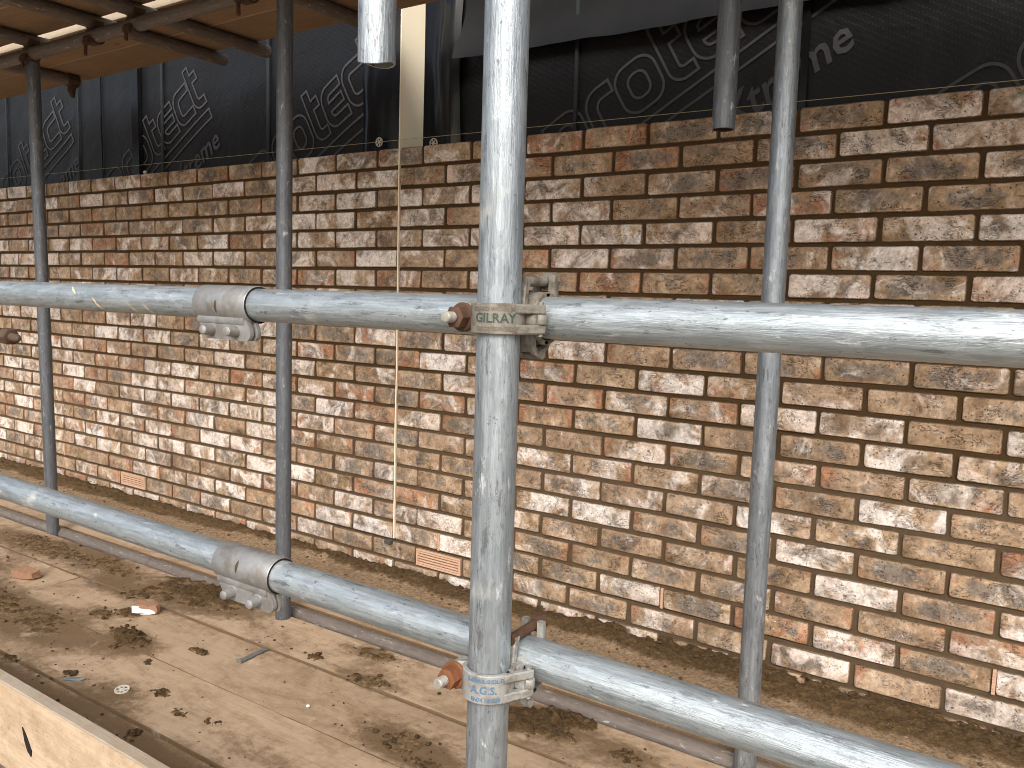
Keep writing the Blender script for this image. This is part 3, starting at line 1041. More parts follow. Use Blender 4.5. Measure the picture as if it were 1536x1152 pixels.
TRANS = [(-3.255, -0.60, 'transom tube at top left edge, ending just past the ledger'),
         (-2.795, -0.11, 'transom tube under the upper platform with a pale open end past the boards'),
         (-2.535, -0.10, 'transom tube under the upper platform ending beside the third upright'),
         (-3.745, -0.215, 'lowest transom tube at far left with a rusty coupler at its end'),
         (-1.935, -0.20, 'transom tube beside the hanging cut tube, under the upper boards')]
for x, ye, lab in TRANS:
    tube('transom_tube', (x, ye, ZT), (x, -1.80, ZT), G_rust, lab, TG)
# smears of yellow paint on the upper left rail and stamped characters on the thick upright
SCRAPE = mat_plain('yellow_scrape', (0.66, 0.55, 0.34), 0.7, 0, 0.2, 90)
rail_l = [o for o in bpy.data.objects if o.get('label', '').startswith('upper guard rail tube, left')][0]
iv = rail_l.matrix_basis.inverted()
for xs, a0, a1, w in ((-1.155, 20, 95, .008), (-1.085, 20, 70, .005), (-1.050, 15, 85, .008), (-1.005, 15, 85, .008), (-1.235, 100, 140, .009)):
    mb = MB()
    vs, fs = [], []
    n = 14
    for k in range(n + 1):
        a = R_(a0 + (a1 - a0) * k / n)
        ww = w * math.sin(PI * (k + 0.35) / (n + 0.7)) * (0.25 + 0.9 * random.random())
        xx = xs - 0.026 * k / n + 0.003 * random.random()
        for q in (-.5, .5):
            vs.append((xx + q * ww, RY - (TR + 0.0006) * math.sin(a), ZU - (TR + 0.0006) * math.cos(a)))
    for k in range(n):
        fs.append((k * 2, k * 2 + 1, k * 2 + 3, k * 2 + 2))
    mb.add([tuple(iv @ (Vector(p) + Vector((0, 0, ZD)))) for p in vs], fs)
    mb.obj('paint_scrape', SCRAPE, rail_l)


def wrap_text(mb, txt, size, ext, r, ang, zc, vertical=False, slant=0.0):
    """letters laid on a cylinder about Z, facing direction ang"""
    vs, fs = text_geom(txt, size, ext, size * 0.018)
    out = []
    for v in vs:
        if vertical:
            u, w = v.y, -v.x
        else:
            u, w = v.x, v.y
        a = ang + u / r
        rr = r + v.z
        out.append((rr * math.cos(a), rr * math.sin(a), zc + w))
    mb.add(out, fs)


mb = MB()
wrap_text(mb, 'L1630 LSL 3', 0.0165, 0.0003, TR + 0.0002, R_(-30), (-0.880) + ZD, vertical=True)
mb.obj('stamped_lettering', STAMP, main, smooth=False)


# ------------------------------------------------------------------ sleeve couplers joining the rails
def sleeve(x0, x1, z, ang, label):
    """pressed sleeve: split cylinder whose two flanges meet under the tube, with two rivets"""
    L = x1 - x0
    t = thing('sleeve_coupler', label, 'tube coupler', (x0, RY, z), None, 'sleeve couplers on the rails')
    RX = Matrix.Rotation(R_(90), 4, 'Y') # local Z -> +X
    ro = 0.0282
    b = MB()
    prof = [(TR + 0.0004, 0.0), (ro - 0.001, 0.0), (ro, 0.0015), (ro, L - 0.0015), (ro - 0.001, L), (TR + 0.0004, L)]
    b.lathe(prof + [prof[0]], 40, RX)
    MB().lathe([(TR + 0.0003, L - 0.0020), (0.0272, L - 0.0020), (0.0272, L + 0.0004), (TR + 0.0003, L + 0.0004)], 40, RX).obj('gap_shade_ring', SHADE_BLACK, t)  # black ring painting the shade of the gap at the sleeve's end
    b.obj('sleeve_body', G_sleeve, t)
    # flanges hang below: front one wide with rounded corners, rear one behind it
    for side, nm in ((-1, 'flange'), (1, 'flange')):
        f = MB()
        y = -0.0150 if side < 0 else -0.0050
        outline = []
        x_a, x_b = L * 0.10, L * (1.03 if side < 0 else 1.06)
        z_t, z_b = -0.018, -0.0535
        rr = 0.012
        outline += [(x_a - 0.012, z_t), (x_b - 0.012, z_t), (x_b - .002, -0.034)] + [(x_b - rr + rr * math.cos(R_(a)), z_b + rr + rr * math.sin(R_(a))) for a in (0, -30, -60, -90)]
        outline += [(x_a + rr + rr * math.cos(R_(a)), z_b + rr + rr * math.sin(R_(a))) for a in (-90, -120, -150, -180)]
        n = len(outline)
        th = 0.0032
        vs = [(p[0], y - th, p[1]) for p in outline] + [(p[0], y + th, p[1]) for p in outline]
        fs = [tuple(range(n)), tuple(range(2 * n - 1, n - 1, -1))] + [(i, (i + 1) % n, n + (i + 1) % n, n + i) for i in range(n)]
        f.add(vs, fs)
        # shoulders flowing into the sleeve
        f.sweep([(x_a - 0.008, y - 0.001, -0.0235), (x_b - 0.014, y - 0.001, -0.0235)], 0.009, 0.012)
        f.obj(nm, G_sleeve, t)
    for k in (0.30, 0.76):
        m = axis_mat((0.22, -1, 0.05), (L * k, -0.0160, -0.0400))
        r = MB()
        r.lathe([(0.0105, 0.0), (0.0105, 0.002), (0.0085, 0.004), (0.0080, 0.019), (0.0066, 0.0235), (0.003, 0.0248), (0.0, 0.025)], 18, m)
        r.obj('rivet', G_sleeve, t)
    # slot showing the tube inside
    s = MB()
    vs, fs = [], []
    n = 8
    for k in range(n + 1):
        a = R_(ang - 20 + 40 * k / n)
        w = 0.0030 * math.sin(PI * (k + 0.6) / (n + 1.2))
        for q in (-1, 1):
            vs.append((L * 0.46 + q * w + 0.002 * k / n, -(ro + 0.0004) * math.cos(a), (ro + 0.0004) * math.sin(a)))
    for k in range(n):
        fs.append((k * 2, k * 2 + 1, k * 2 + 3, k * 2 + 2))
    s.add(vs, fs)
    s.obj('slot', K_old, t, smooth=False)
    return t


sleeve(-0.889, -0.764, ZU, -8, 'pressed steel sleeve with two rivets joining the upper guard rail')
sleeve(-0.846, -0.714, ZL, 14, 'pressed steel sleeve with two rivets joining the lower guard rail')


# ------------------------------------------------------------------ double couplers
def nut_mesh(mb, m, r=0.0135, h=0.013):
    mb.lathe([(0.0, 0.0), (r, 0.0), (r, h), (r * 0.8, h + 0.0012), (0.0, h + 0.0012)], 6, m)


def double_coupler(z, label, body_m, nut_m, letters):
    t = thing('double_coupler', label, 'scaffold coupler', (MAIN[0] + 0.002, MAIN[1], z), None, 'double couplers on the thick upright')
    H = 0.0168
    ry = RY - MAIN[1]
    bx = 0.010
    # body: rear half round the upright, bridge, front half round the rail
    b = MB()
    b.shell(TR + 0.0003, 0.0302, R_(-8), R_(188), -H, H, 22)
    b.box((0.004, 0.029, 0), (0.046, 0.020, 0.032), 0.004, seg=2)
    b.box((0.034, 0.020, 0), (0.016, 0.020, 0.013), 0.004, seg=2)
    b.box((-0.037, 0.006, 0), (0.022, 0.009, 0.027), 0.003, seg=2)
    RX = Matrix.Translation((bx - 0.017, ry, 0)) @ Matrix.Rotation(R_(90), 4, 'Y')
    # after the turn local X -> -Z, local Y -> Y
    b.shell(TR + 0.0003, 0.0302, R_(-185), R_(5), 0.0, 0.034, 22, RX)
    b.obj('coupler_body', body_m, t)
    k = MB()
    k.lathe([(0.0, -0.0052), (0.0068, -0.0052), (0.0074, -0.004), (0.0074, 0.004), (0.0068, 0.0052), (0.0, 0.0052)], 18, Matrix.Translation((0.0405, 0.0215, 0)))
    k.sweep([(0.030, 0.020, 0), (0.038, 0.020, 0)], 0.010, 0.010)
    k.obj('hinge_knuckle', body_m, t)
    # flap: front half round the upright, lug at left, two prongs to the hinge
    f = MB()
    f.shell(TR + 0.0012, 0.0308, R_(-178), R_(2), -H, H, 30)
    f.sweep([(-0.0265, -0.004, 0), (-0.033, -0.0095, 0), (-0.042, -0.0100, 0), (-0.0500, -0.0095, 0)], 0.0085, [0.034, 0.034, 0.031, 0.020])
    for s in (-1, 1):
        f.sweep([(0.0265, -0.010, s * 0.0112), (0.031, 0.002, s * 0.0112), (0.0375, 0.013, s * 0.0110), (0.0425, 0.025, s * 0.0105)], [0.008, 0.0085, 0.009, 0.008], 0.0105)
    flap = f.obj('coupler_flap', body_m, t)
    # hinge pin
    MB().lathe([(0, -0.019), (0.0032, -0.019), (0.0032, 0.019), (0.0, 0.019)], 10, Matrix.Translation((0.0405, 0.0215, 0))).obj('hinge_pin', body_m, t)
    # bolt, washer and nut of the upright's half
    m = axis_mat((0, -1, 0), (-0.0385, 0.012, 0))
    bo = MB().lathe([(0.0, -0.006), (0.010, -0.006), (0.010, 0.0), (0.0062, 0.0), (0.0062, 0.046)], 16, m)
    bo.obj('bolt_shank', nut_m, t)
    wa = MB().lathe([(0.0, 0.0265), (0.0165, 0.0265), (0.0165, 0.0285), (0.0150, 0.0300), (0.0, 0.0300)], 24, m)
    nut_mesh(wa, axis_mat((0, -1, 0), (-0.0385, 0.012 - 0.0300, 0)), 0.0128, 0.013)
    wa.obj('nut', nut_m, t)
    th = [(0.0062, 0.046)]
    for q in range(5):
        th += [(0.0058, 0.0470 + q * 0.0024), (0.0063, 0.0482 + q * 0.0024)]
    th += [(0.0054, 0.0590), (0.0, 0.0594)]
    MB().lathe(th, 14, m).obj('bolt_tip', STEEL, t)
    # rail half: strap behind the rail, hinge below, swing bolt above
    s = MB()
    s.shell(TR + 0.0012, 0.0304, R_(-8), R_(188), 0.0, 0.034, 24, RX)
    for zz in (1,):
        for q in (-1, 1):
            s.sweep([(bx + q * 0.0110, ry + 0.0205, 0.020), (bx + q * 0.0110, ry + 0.0195, 0.034), (bx + q * 0.0110, ry + 0.0180, 0.050)], 0.0085, [0.012, 0.012, 0.009], axis=Vector((0, 1, 0)))
    s.sweep([(bx, ry + 0.022, -0.018), (bx, ry + 0.012, -0.033), (bx, ry - 0.004, -0.0400)], 0.022, 0.008, axis=Vector((0, 0, 1)))
    s.obj('rail_strap', body_m, t)
    hb = MB()
    hb.sweep([(bx, ry - 0.030, -0.010), (bx, ry - 0.026, -0.024), (bx, ry - 0.016, -0.038)], 0.026, [0.014, 0.016, 0.012], axis=Vector((0, 1, 0)))
    for q in (-1, 1):
        hb.sweep([(bx + q * 0.0105, ry - 0.0250, -0.016), (bx + q * 0.0105, ry - 0.022, -0.032), (bx + q * 0.0105, ry - 0.010, -0.0435)], 0.0085, 0.010, axis=Vector((0, 1, 0)))
    hb.lathe([(0, -0.017), (0.0052, -0.017), (0.0052, 0.017), (0, 0.017)], 12, axis_mat((1, 0, 0), (bx, ry - 0.008, -0.0410)))
    # arm rising from the body to carry the swing bolt
    hb.sweep([(bx + 0.004, ry - 0.0315, 0.000), (bx + 0.004, ry - 0.0335, 0.018), (bx + 0.003, ry - 0.030, 0.032), (bx + 0.001, ry - 0.026, 0.043)], [0.013, 0.010, 0.010, 0.013], [0.010, 0.008, 0.009, 0.012], axis=Vector((0, 1, 0)))
    hb.obj('rail_hinge', body_m, t)
    sb = MB().lathe([(0.0, -0.002), (0.0075, -0.002), (0.0075, 0.003), (0.0060, 0.004), (0.0060, 0.062), (0.0, 0.062)], 14, axis_mat((0, 1, 0.04), (bx, ry - 0.032, 0.041)))
    nut_mesh(sb, axis_mat((0, 1, 0.04), (bx, ry + 0.0235, 0.043)), 0.0118, 0.011)
    sb.obj('swing_bolt', RUST if nut_m is RUST2 else body_m, t)
    for txt, size, zc, ang, mat in letters:
        l = MB()
        wrap_text(l, txt, size, 0.0006, 0.0309, R_(ang), zc)
        l.obj('cast_lettering', mat, flap, smooth=False)
    return t


double_coupler(ZU, 'double coupler with green GILRAY lettering on the upper guard rail', K_top, RUST,
               [('GILRAY', 0.0142, 0.0005, -63, INK_GREEN), ('BOARD WOO6 JKC', 0.0062, 0.0105, -63, INK_CAST), ('DROP FORGED', 0.0062, -0.0105, -63, INK_CAST)])
double_coupler(ZL - 0.012, 'double coupler with blue A.G.S. lettering and orange nut on the lower rail', K_low, RUST2,
               [('A.G.S.', 0.0125, 0.0, -66, INK_BLUE), ('B.17:0ULGG3L:D', 0.0062, 0.0108, -62, INK_BLUE), ('EN74 1:8G25', 0.0062, -0.0112, -62, INK_BLUE)])


# the rusty bolt of a further coupler, reaching in at the left edge
t = thing('swing_bolt', 'dark rusty bolt end reaching in at the left edge below the upper guard rail', 'bolt', (-1.425, -1.600, -0.606))
bo = MB().lathe([(0.0, -0.16), (0.0085, -0.16), (0.0085, 0.012), (0.004, 0.020), (0.0, 0.021)], 14, axis_mat((1, 0.15, -0.12)))
bo.obj('bolt_shank', K_old, t)
nb = MB()
nut_mesh(nb, axis_mat((1, 0.15, -0.12), (-0.022, -0.003, 0.0026)), 0.0165, 0.018)
nb.obj('nut', K_old, t)


# simple band couplers under the upper platform
def band_coupler(loc, label, drop=0.05):
    t = thing('band_coupler', label, 'scaffold coupler', loc, None, 'rusty couplers under the upper platform')
    RX = Matrix.Rotation(R_(90), 4, 'Y')
    b = MB()
    b.shell(TR + 0.0005, 0.0305, R_(-60), R_(240), -0.020, 0.020, 24, RX)
    b.box((0, 0, 0.036), (0.050, 0.046, 0.012), 0.003)
    RY_ = Matrix.Translation((0, 0, 0.0505)) @ Matrix.Rotation(R_(90), 4, 'X')
    b.shell(TR + 0.0005, 0.0305, R_(180), R_(360), -0.020, 0.020, 20, RY_)
    b.obj('band', K_old, t)
    l = MB()
    l.sweep([(0, -0.028, -0.004), (0, -0.036, -0.016), (0, -0.032, -0.034)], 0.034, [0.012, 0.012, 0.009], axis=Vector((0, 1, 0)))
    l.lathe([(0, 0), (0.0125, 0), (0.0125, 0.012), (0.006, 0.013), (0.006, drop * 0.75), (0, drop * 0.75)], 6, axis_mat((0.15, -0.1, -1), (0.002, -0.036, -0.024)))
    l.obj('bolt', RUST, t)
    return t


ZLg = 0.386
band_coupler((-3.255, -0.662, ZLg), 'rusty coupler where the upper ledger meets the left upright', 0.05)
band_coupler((-2.795, -0.662, ZLg), 'rusty coupler with hanging bolt on the ledger, second from left', 0.07)
band_coupler((-2.535, -0.662, ZLg + .001), 'rusty coupler on the ledger, third from left, in the gap of the boards', 0.05)
band_coupler((-1.935, -0.662, ZLg + .002), 'rusty coupler with hanging bolt on the ledger beside the third upright', 0.07)
t = thing('end_coupler', 'rusty coupler clamped on the end of the lowest transom tube at far left', 'scaffold coupler', (-3.745, -0.245, ZT), None, 'rusty couplers under the upper platform')
b = MB()
RXm = Matrix.Rotation(R_(90), 4, 'X')
b.shell(TR + 0.0005, 0.0310, 0, 2 * PI - 0.05, -0.024, 0.024, 24, RXm)
b.sweep([(0, 0, -0.028), (0, -0.004, -0.050), (0, 0.002, -0.078)], [0.044, 0.036, 0.012], [0.030, 0.026, 0.012], axis=Vector((0, 1, 0)))
b.obj('band', K_old, t)


# ------------------------------------------------------------------ boards
MUDS = [  # (x, y, rx, ry, strength) trodden mortar on the lower deck
    (-2.22, -0.70, 0.26, 0.12, .75), (-2.05, -0.66, 0.18, 0.07, .55), (-2.40, -1.13, 0.30, 0.09, .85), (-2.75, -1.15, 0.35, 0.10, .7), (-2.28, -0.97, 0.10, 0.05, .55),
    (-1.99, -1.04, 0.11, 0.06, .85), (-2.70, -0.70, 0.22, 0.09, .50), (-2.95, -0.68, 0.20, 0.07, .5), (-0.79, -0.68, 0.17, 0.085, .85), (-1.005, -0.96, 0.15, 0.07, .60),
    (-1.38, -0.66, 0.17, 0.05, .45), (-1.27, -0.79, 0.15, 0.05, .45), (-1.65, -0.84, 0.14, 0.06, .35), (-1.73, -1.23, 0.12, 0.05, .50), (-1.55, -1.42, 0.50, 0.10, .62),
    (-2.10, -1.42, 0.60, 0.11, .65), (-0.53, -0.70, 0.10, 0.05, .5), (-3.30, -0.75, 0.4, 0.08, .55), (-3.2, -1.0, 0.3, 0.07, .4), (-1.2, -1.2, 0.25, 0.05, .35),
    (-0.90, -1.0, 0.14, 0.05, .5), (-2.2, -1.15, 0.4, 0.08, .28), (-1.45, -1.32, 0.6, 0.05, .28), (-1.7, -0.72, 0.4, 0.05, .22), (-2.15, -0.85, 0.3, 0.08, .20), (-3.0, -0.9, 0.4, 0.2, .25), (-0.7, -0.85, 0.2, 0.08, .22), (-2.5, -0.82, 0.12, 0.05, .6)]


def mud_at(x, y):
    m = 0.0
    for mx, my, rx, ry, s in MUDS:
        q = ((x - mx) / rx) ** 2 + ((y - my) / ry) ** 2
        if q < 4:
            m += s * math.exp(-q)
    return min(1.0, m)


def board_mesh(name, L, W, T, mat, seed, mudf=None, step=0.03, hoop=False):
    rg = random.Random(seed)
    nx = max(4, int(L / step))
    # section: top row of points then underside, edges eased
    ny = 9 if mudf else 3
    top = [(-W / 2 + 0.0014 + (W - 0.0028) * k / ny, 0.0) for k in range(ny + 1)]
    sec = [(-W / 2, -0.0014)] + top + [(W / 2, -0.0014), (W / 2, -T + 0.003), (W / 2 - 0.003, -T), (-W / 2 + 0.003, -T), (-W / 2, -T + 0.003)]
    n = len(sec)
    s1, s2, s3 = rg.random() * 50, rg.random() * 50, rg.random() * 50
    vs, fs = [], []
    cup = rg.uniform(-0.0015, 0.0015)
    for i in range(nx + 1):
        x = -L / 2 + L * i / nx
        ya = 0.0022 * fbm(x * 2.3, s1, 0, 3) + 0.0010 * fbm(x * 14, s1, 0, 2)
        yb = 0.0022 * fbm(x * 2.3, s2, 0, 3) + 0.0010 * fbm(x * 14, s2, 0, 2)
        bow = 0.0020 * fbm(x * 0.7, s3, 0, 2)
        for y, z in sec:
            k = (y + W / 2) / W
            yy = y + ya * (1 - k) + yb * k
            xx = x
            if i in (0, nx):
                xx += 0.004 * fbm(y * 9, s3, 0, 2)
            vs.append((xx, yy, z + bow + cup * (2 * k - 1) ** 2 + 0.0006 * fbm(x * 6, y * 20, s1, 2)))
    for i in range(nx):
        for k in range(n):
            k2 = (k + 1) % n
            fs.append((i * n + k, i * n + k2, i * n + n + k2, i * n + n + k))
    fs.append(tuple(range(n - 1, -1, -1)))
    fs.append(tuple(nx * n + k for k in range(n)))
    mb = MB().add(vs, fs)
    me = mb.mesh(name, mat, True, 40)
    if mudf:
        at = me.attributes.new('mud', 'FLOAT', 'POINT')
        at.data.foreach_set('value', [mudf(v.co.x, v.co.y) if 1 <= v.index % n <= ny + 1 else 1.25 for v in me.vertices])  # real mud on top; sides coloured dark as shade in the board gaps
    return me


DZ_ = -1.55
SL = 0.0145


def deck_board(x0, x1, y0, y1, label, seed, group='boards of the lower deck', z=DZ_, dz=0.0):
    """y0 < y1 are the edges at x = -1; rows run slightly out of true with the wall"""
    xc, yc = (x0 + x1) / 2, (y0 + y1) / 2
    yy = yc + SL * (xc + 1.0)
    ang = math.atan(SL)
    mf = lambda lx, ly: mud_at(xc + lx, yy + ly + SL * lx)
    me = board_mesh('scaffold_board', x1 - x0, y1 - y0, 0.038, W_deck, seed, mf)
    return tag(put('scaffold_board', me, None, (xc, yy, z + dz), (0, 0, ang)), label, 'scaffold board', group)


rows = [(-0.807, -0.607, 'beside the sunken brown tube', -2.715, 0.0),
        (-1.0425, -0.8135, 'second row out from the brown tube', -2.655, -0.002),
        (-1.2785, -1.0495, 'third row out from the brown tube', -2.640, 0.001),
        (-1.512, -1.2850, 'outermost row along the toe board', -2.660, 0.0)]
for q, (y0, y1, lab, xj, dz) in enumerate(rows):
    deck_board(xj + 0.003, 0.72, y0, y1, 'muddy pale deck board, long piece, ' + lab, 20 + q, dz=dz)
    deck_board(-5.6, xj - 0.004, y0, y1 - 0.002, 'muddy deck board, far left end, ' + lab, 40 + q, dz=dz - 0.001)
inner = [(-0.515, -0.312, 'between the brown tube and the sand strip', -2.630), (-0.308, -0.085, 'under the sand against the wall', -2.90)]
for q, (y0, y1, lab, xj) in enumerate(inner):
    deck_board(xj + 0.004, 0.72, y0, y1, 'dusty inner deck board, long piece, ' + lab, 60 + q)
    deck_board(-5.6, xj - 0.003, y0, y1, 'dusty inner deck board, far left, ' + lab, 70 + q, dz=-0.001)

# toe board standing on edge
me = board_mesh('toe_board', 2.3, 0.190, 0.027, W_toe, 99, None, 0.02)
toe = put('toe_board', me, None, (-1.76, -1.5635 - 0.0005, -1.325 - 0.0925), (R_(90), 0, 0))
toe.rotation_euler = (R_(90), 0, 0)
toe.location = (-1.76, -1.592, -1.420 + ZD)
toe.scale = (1, 1, 1)
tag(toe, 'rough pale toe board standing on edge at the front of the deck', 'toe board', 'boards of the lower deck')
# black patch painting the shade inside a split hole in its face
sp = MB()
hx_, hy_ = 0.320, 0.000
outl = [(-0.016, 0.024), (-0.004, 0.013), (0.010, -0.004), (0.019, -0.016), (0.017, -0.028), (0.004, -0.021), (-0.007, -0.004)]
sp.add([(hx_ + p[0], hy_ + p[1], 0.0022) for p in outl] + [(hx_ + p[0], hy_ + p[1], -0.010) for p in outl],
       [tuple(range(7))] + [(i, (i + 1) % 7, 7 + (i + 1) % 7, 7 + i) for i in range(7)])
sp.obj('split_shade', SHADE_BLACK, toe, smooth=False)

# upper platform
ZB = 0.4635
up_rows = [(-0.3702, -0.152, 'inner board nearest the wall'), (-0.585, -0.3715, 'inner board beside the ledger gap'), (-0.870, -0.634, 'first main board outside the ledger gap'),
           (-1.100, -0.875, 'second main board outside the ledger gap'), (-1.330, -1.105, 'third main board outside the ledger gap'), (-1.562, -1.335, 'outermost main board')]
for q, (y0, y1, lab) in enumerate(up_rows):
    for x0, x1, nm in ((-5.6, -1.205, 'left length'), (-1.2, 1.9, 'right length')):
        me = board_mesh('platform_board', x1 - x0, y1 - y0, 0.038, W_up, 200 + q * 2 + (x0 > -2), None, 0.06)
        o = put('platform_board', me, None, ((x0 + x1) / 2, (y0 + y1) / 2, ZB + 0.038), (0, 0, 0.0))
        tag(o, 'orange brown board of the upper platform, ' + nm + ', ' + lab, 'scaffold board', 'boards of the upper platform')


# ------------------------------------------------------------------ sand along the wall
def height_sheet(name, x0, x1, y0, y1, step, hf, wetf, mat, base, label, parent=None, skip=0.0004):
    nx, ny = int((x1 - x0) / step), int((y1 - y0) / step)
    H = np.zeros((nx + 1, ny + 1))
    for i in range(nx + 1):
        x = x0 + (x1 - x0) * i / nx
        for j in range(ny + 1):
            H[i, j] = hf(x, y0 + (y1 - y0) * j / ny)
    vs, fs, wet, idx = [], [], [], {}

    def vid(i, j):
        if (i, j) not in idx:
            idx[(i, j)] = len(vs)
            x, y = x0 + (x1 - x0) * i / nx, y0 + (y1 - y0) * j / ny
            vs.append((x, y, base(x, y) + H[i, j]))
            wet.append(wetf(x, y, H[i, j]))
        return idx[(i, j)]
    for i in range(nx):
        for j in range(ny):
            if max(H[i, j], H[i + 1, j], H[i, j + 1], H[i + 1, j + 1]) > skip:
                fs.append((vid(i, j), vid(i + 1, j), vid(i + 1, j + 1), vid(i, j + 1)))
    me = bpy.data.meshes.new(name)
    me.from_pydata(vs, [], fs)
    me.materials.append(mat)
    me.polygons.foreach_set('use_smooth', [True] * len(me.polygons))
    me.attributes.new('wet', 'FLOAT', 'POINT').data.foreach_set('value', wet)
    return tag(put(name, me), label, kind='stuff')


def sand_h(x, y):
    edge = -0.205 + 0.035 * fbm(x * 1.7, 4.4, 0, 3)
    k = (y - edge) / 0.06
    body = max(0.0, min(1.0, k))
    body = body * body * (3 - 2 * body)
    t = min(1.0, max(0.0, (x + 3.4) / 3.0))
    at_wall = -0.034 + 0.030 * t          # the sand falls into the gap at the wall towards the left
    fall = max(0.0, min(1.0, (y + 0.10) / 0.10))
    h = body * (0.014 * (1 - fall) + at_wall * fall) + body * 0.010 * fbm(x * 9, y * 9, 1.0, 4) + body * 0.013 * max(-0.2, fbm(x * 38, y * 38, 3.0, 4))
    thin = 0.0022 + 0.0035 * fbm(x * 3.2, y * 5, 8.0, 5) + 0.0016 * fbm(x * 24, y * 24, 2.0, 3) - 0.006 * max(0, (-0.36 - y) / 0.12)
    if y > -0.09:
        return max(h, -0.05)
    return max(h, thin)


def sand_wet(x, y, h):
    edge = -0.190 + 0.05 * fbm(x * 1.9, 4.4, 0, 4)
    return max(0.0, min(1.0, (y - edge) / 0.05 + 0.3)) * 0.85 + 0.12


height_sheet('sand', -5.6, 0.70, -0.505, 0.003, 0.0085, sand_h, sand_wet, SAND, lambda x, y: DZ_ + 0.0012,
             'strip of wet brown building sand heaped along the foot of the wall', skip=-0.05 + 0.0005 if False else 0.0003)

HEAPS = [(-2.20, -0.685, 0.17, 0.075, .016), (-2.06, -0.645, 0.13, 0.045, .014), (-2.33, -0.80, 0.07, 0.035, .007), (-1.995, -1.040, 0.050, 0.030, .026), (-2.05, -1.02, 0.055, 0.03, .016),
         (-2.27, -0.975, 0.035, 0.02, .010), (-2.21, -0.92, 0.035, 0.022, .016), (-0.785, -0.690, 0.085, 0.050, .022), (-0.735, -0.635, 0.06, 0.035, .020), (-0.86, -0.75, 0.07, 0.03, .009),
         (-1.38, -0.655, 0.06, 0.03, .008), (-1.27, -0.79, 0.05, 0.025, .008), (-2.68, -0.71, 0.16, 0.05, .006), (-2.40, -1.13, 0.18, 0.05, .007), (-2.70, -1.12, 0.16, 0.05, .006),
         (-1.00, -0.965, 0.08, 0.03, .004), (-3.1, -0.74, 0.22, 0.05, .007), (-1.50, -0.775, 0.022, 0.014, .012), (-1.64, -1.165, 0.026, 0.013, .012), (-1.93, -1.255, 0.022, 0.014, .010),
         (-1.79, -0.955, 0.03, 0.010, .009), (-1.515, -1.325, 0.013, 0.011, .015), (-1.83, -1.09, 0.012, 0.009, .009), (-1.99, -1.09, 0.02, 0.014, .013), (-0.88, -1.01, 0.05, 0.02, .006),
         (-1.42, -1.18, 0.022, 0.010, .005), (-1.52, -1.20, 0.025, 0.010, .005), (-0.55, -0.70, 0.035, 0.02, .006), (-2.15, -1.30, 0.02, 0.014, .011)]


def heap_h(x, y):
    h = -0.0018 + 0.0016 * fbm(x * 7, y * 9, 2.0, 4)
    wob = None
    for hx, hy, rx, ry, s in HEAPS:
        q = ((x - hx) / rx) ** 2 + ((y - hy) / ry) ** 2
        if q < 3.0:
            if wob is None:
                wob = 0.62 * fbm(x * 24, y * 30, 5.0, 4)
                cr = fbm(x * 44, y * 44, 9.0, 4) + 0.5 * abs(fbm(x * 20, y * 20, 4.0, 2))
            f = max(0.0, 1 - q * 0.55 + wob * 1.3)
            f = min(1.0, f * 1.25); f = f * f * (3 - 2 * f); h += 0.62 * s * f * (0.85 + 0.30 * cr) + 0.0035 * cr * f
    return h


height_sheet('spilt_mortar', -3.5, -0.42, -1.40, -0.585, 0.0056, heap_h, lambda x, y, h: min(1.0, 0.35 + h * 55), MUD, lambda x, y: DZ_ + 0.0008,
             'crumbly brown mortar droppings spilt over the deck boards', skip=0.0009)

# loose crumbs
rg = random.Random(5)
ico = [(0, 0, 1), (0.894, 0, 0.447), (0.276, 0.851, 0.447), (-0.724, 0.526, 0.447), (-0.724, -0.526, 0.447), (0.276, -0.851, 0.447),
       (0.724, 0.526, -0.447), (-0.276, 0.851, -0.447), (-0.894, 0, -0.447), (-0.276, -0.851, -0.447), (0.724, -0.526, -0.447), (0, 0, -1)]
icf = [(0, 1, 2), (0, 2, 3), (0, 3, 4), (0, 4, 5), (0, 5, 1), (1, 6, 2), (2, 7, 3), (3, 8, 4), (4, 9, 5), (5, 10, 1), (6, 7, 2), (7, 8, 3), (8, 9, 4), (9, 10, 5), (10, 6, 1),
       (6, 11, 7), (7, 11, 8), (8, 11, 9), (9, 11, 10), (10, 11, 6)]


def crumbs(name, n, spot, size, mat, label):
    mb = MB()
    wet = []
    for _ in range(n):
        x, y, z = spot()
        s = size()
        q = Euler((rg.random() * 6, rg.random() * 6, rg.random() * 6)).to_matrix()
        sx, sy, sz = s * rg.uniform(.7, 1.4), s * rg.uniform(.7, 1.4), s * rg.uniform(.4, .8)
        vs = []
        for v in ico:
            p = q @ (Vector(v) * rg.uniform(.75, 1.2))
            vs.append((x + p.x * sx, y + p.y * sy, z + p.z * sz + sz * 0.6))
        mb.add(vs, icf)
        wet += [rg.uniform(.55, 1.0)] * 12
    me = mb.mesh(name, mat, True, 60)
    me.attributes.new('wet', 'FLOAT', 'POINT').data.foreach_set('value', wet)
    tag(put(name, me), label, kind='stuff')


def spot_deck():
    while True:
        x, y = rg.uniform(-3.3, -0.45), rg.uniform(-1.42, -0.62)
        if rg.random() < 0.10 + 0.9 * mud_at(x, y):
            return x, y, DZ_


def spot_sand():
    x, y = rg.uniform(-5.2, 0.5), -abs(rg.gauss(0.0, 0.13)) - 0.015
    return x, y, DZ_ + 0.001 + max(0.0, sand_h(x, y)) if y < -0.09 else DZ_ + 0.001 + sand_h(x, y)


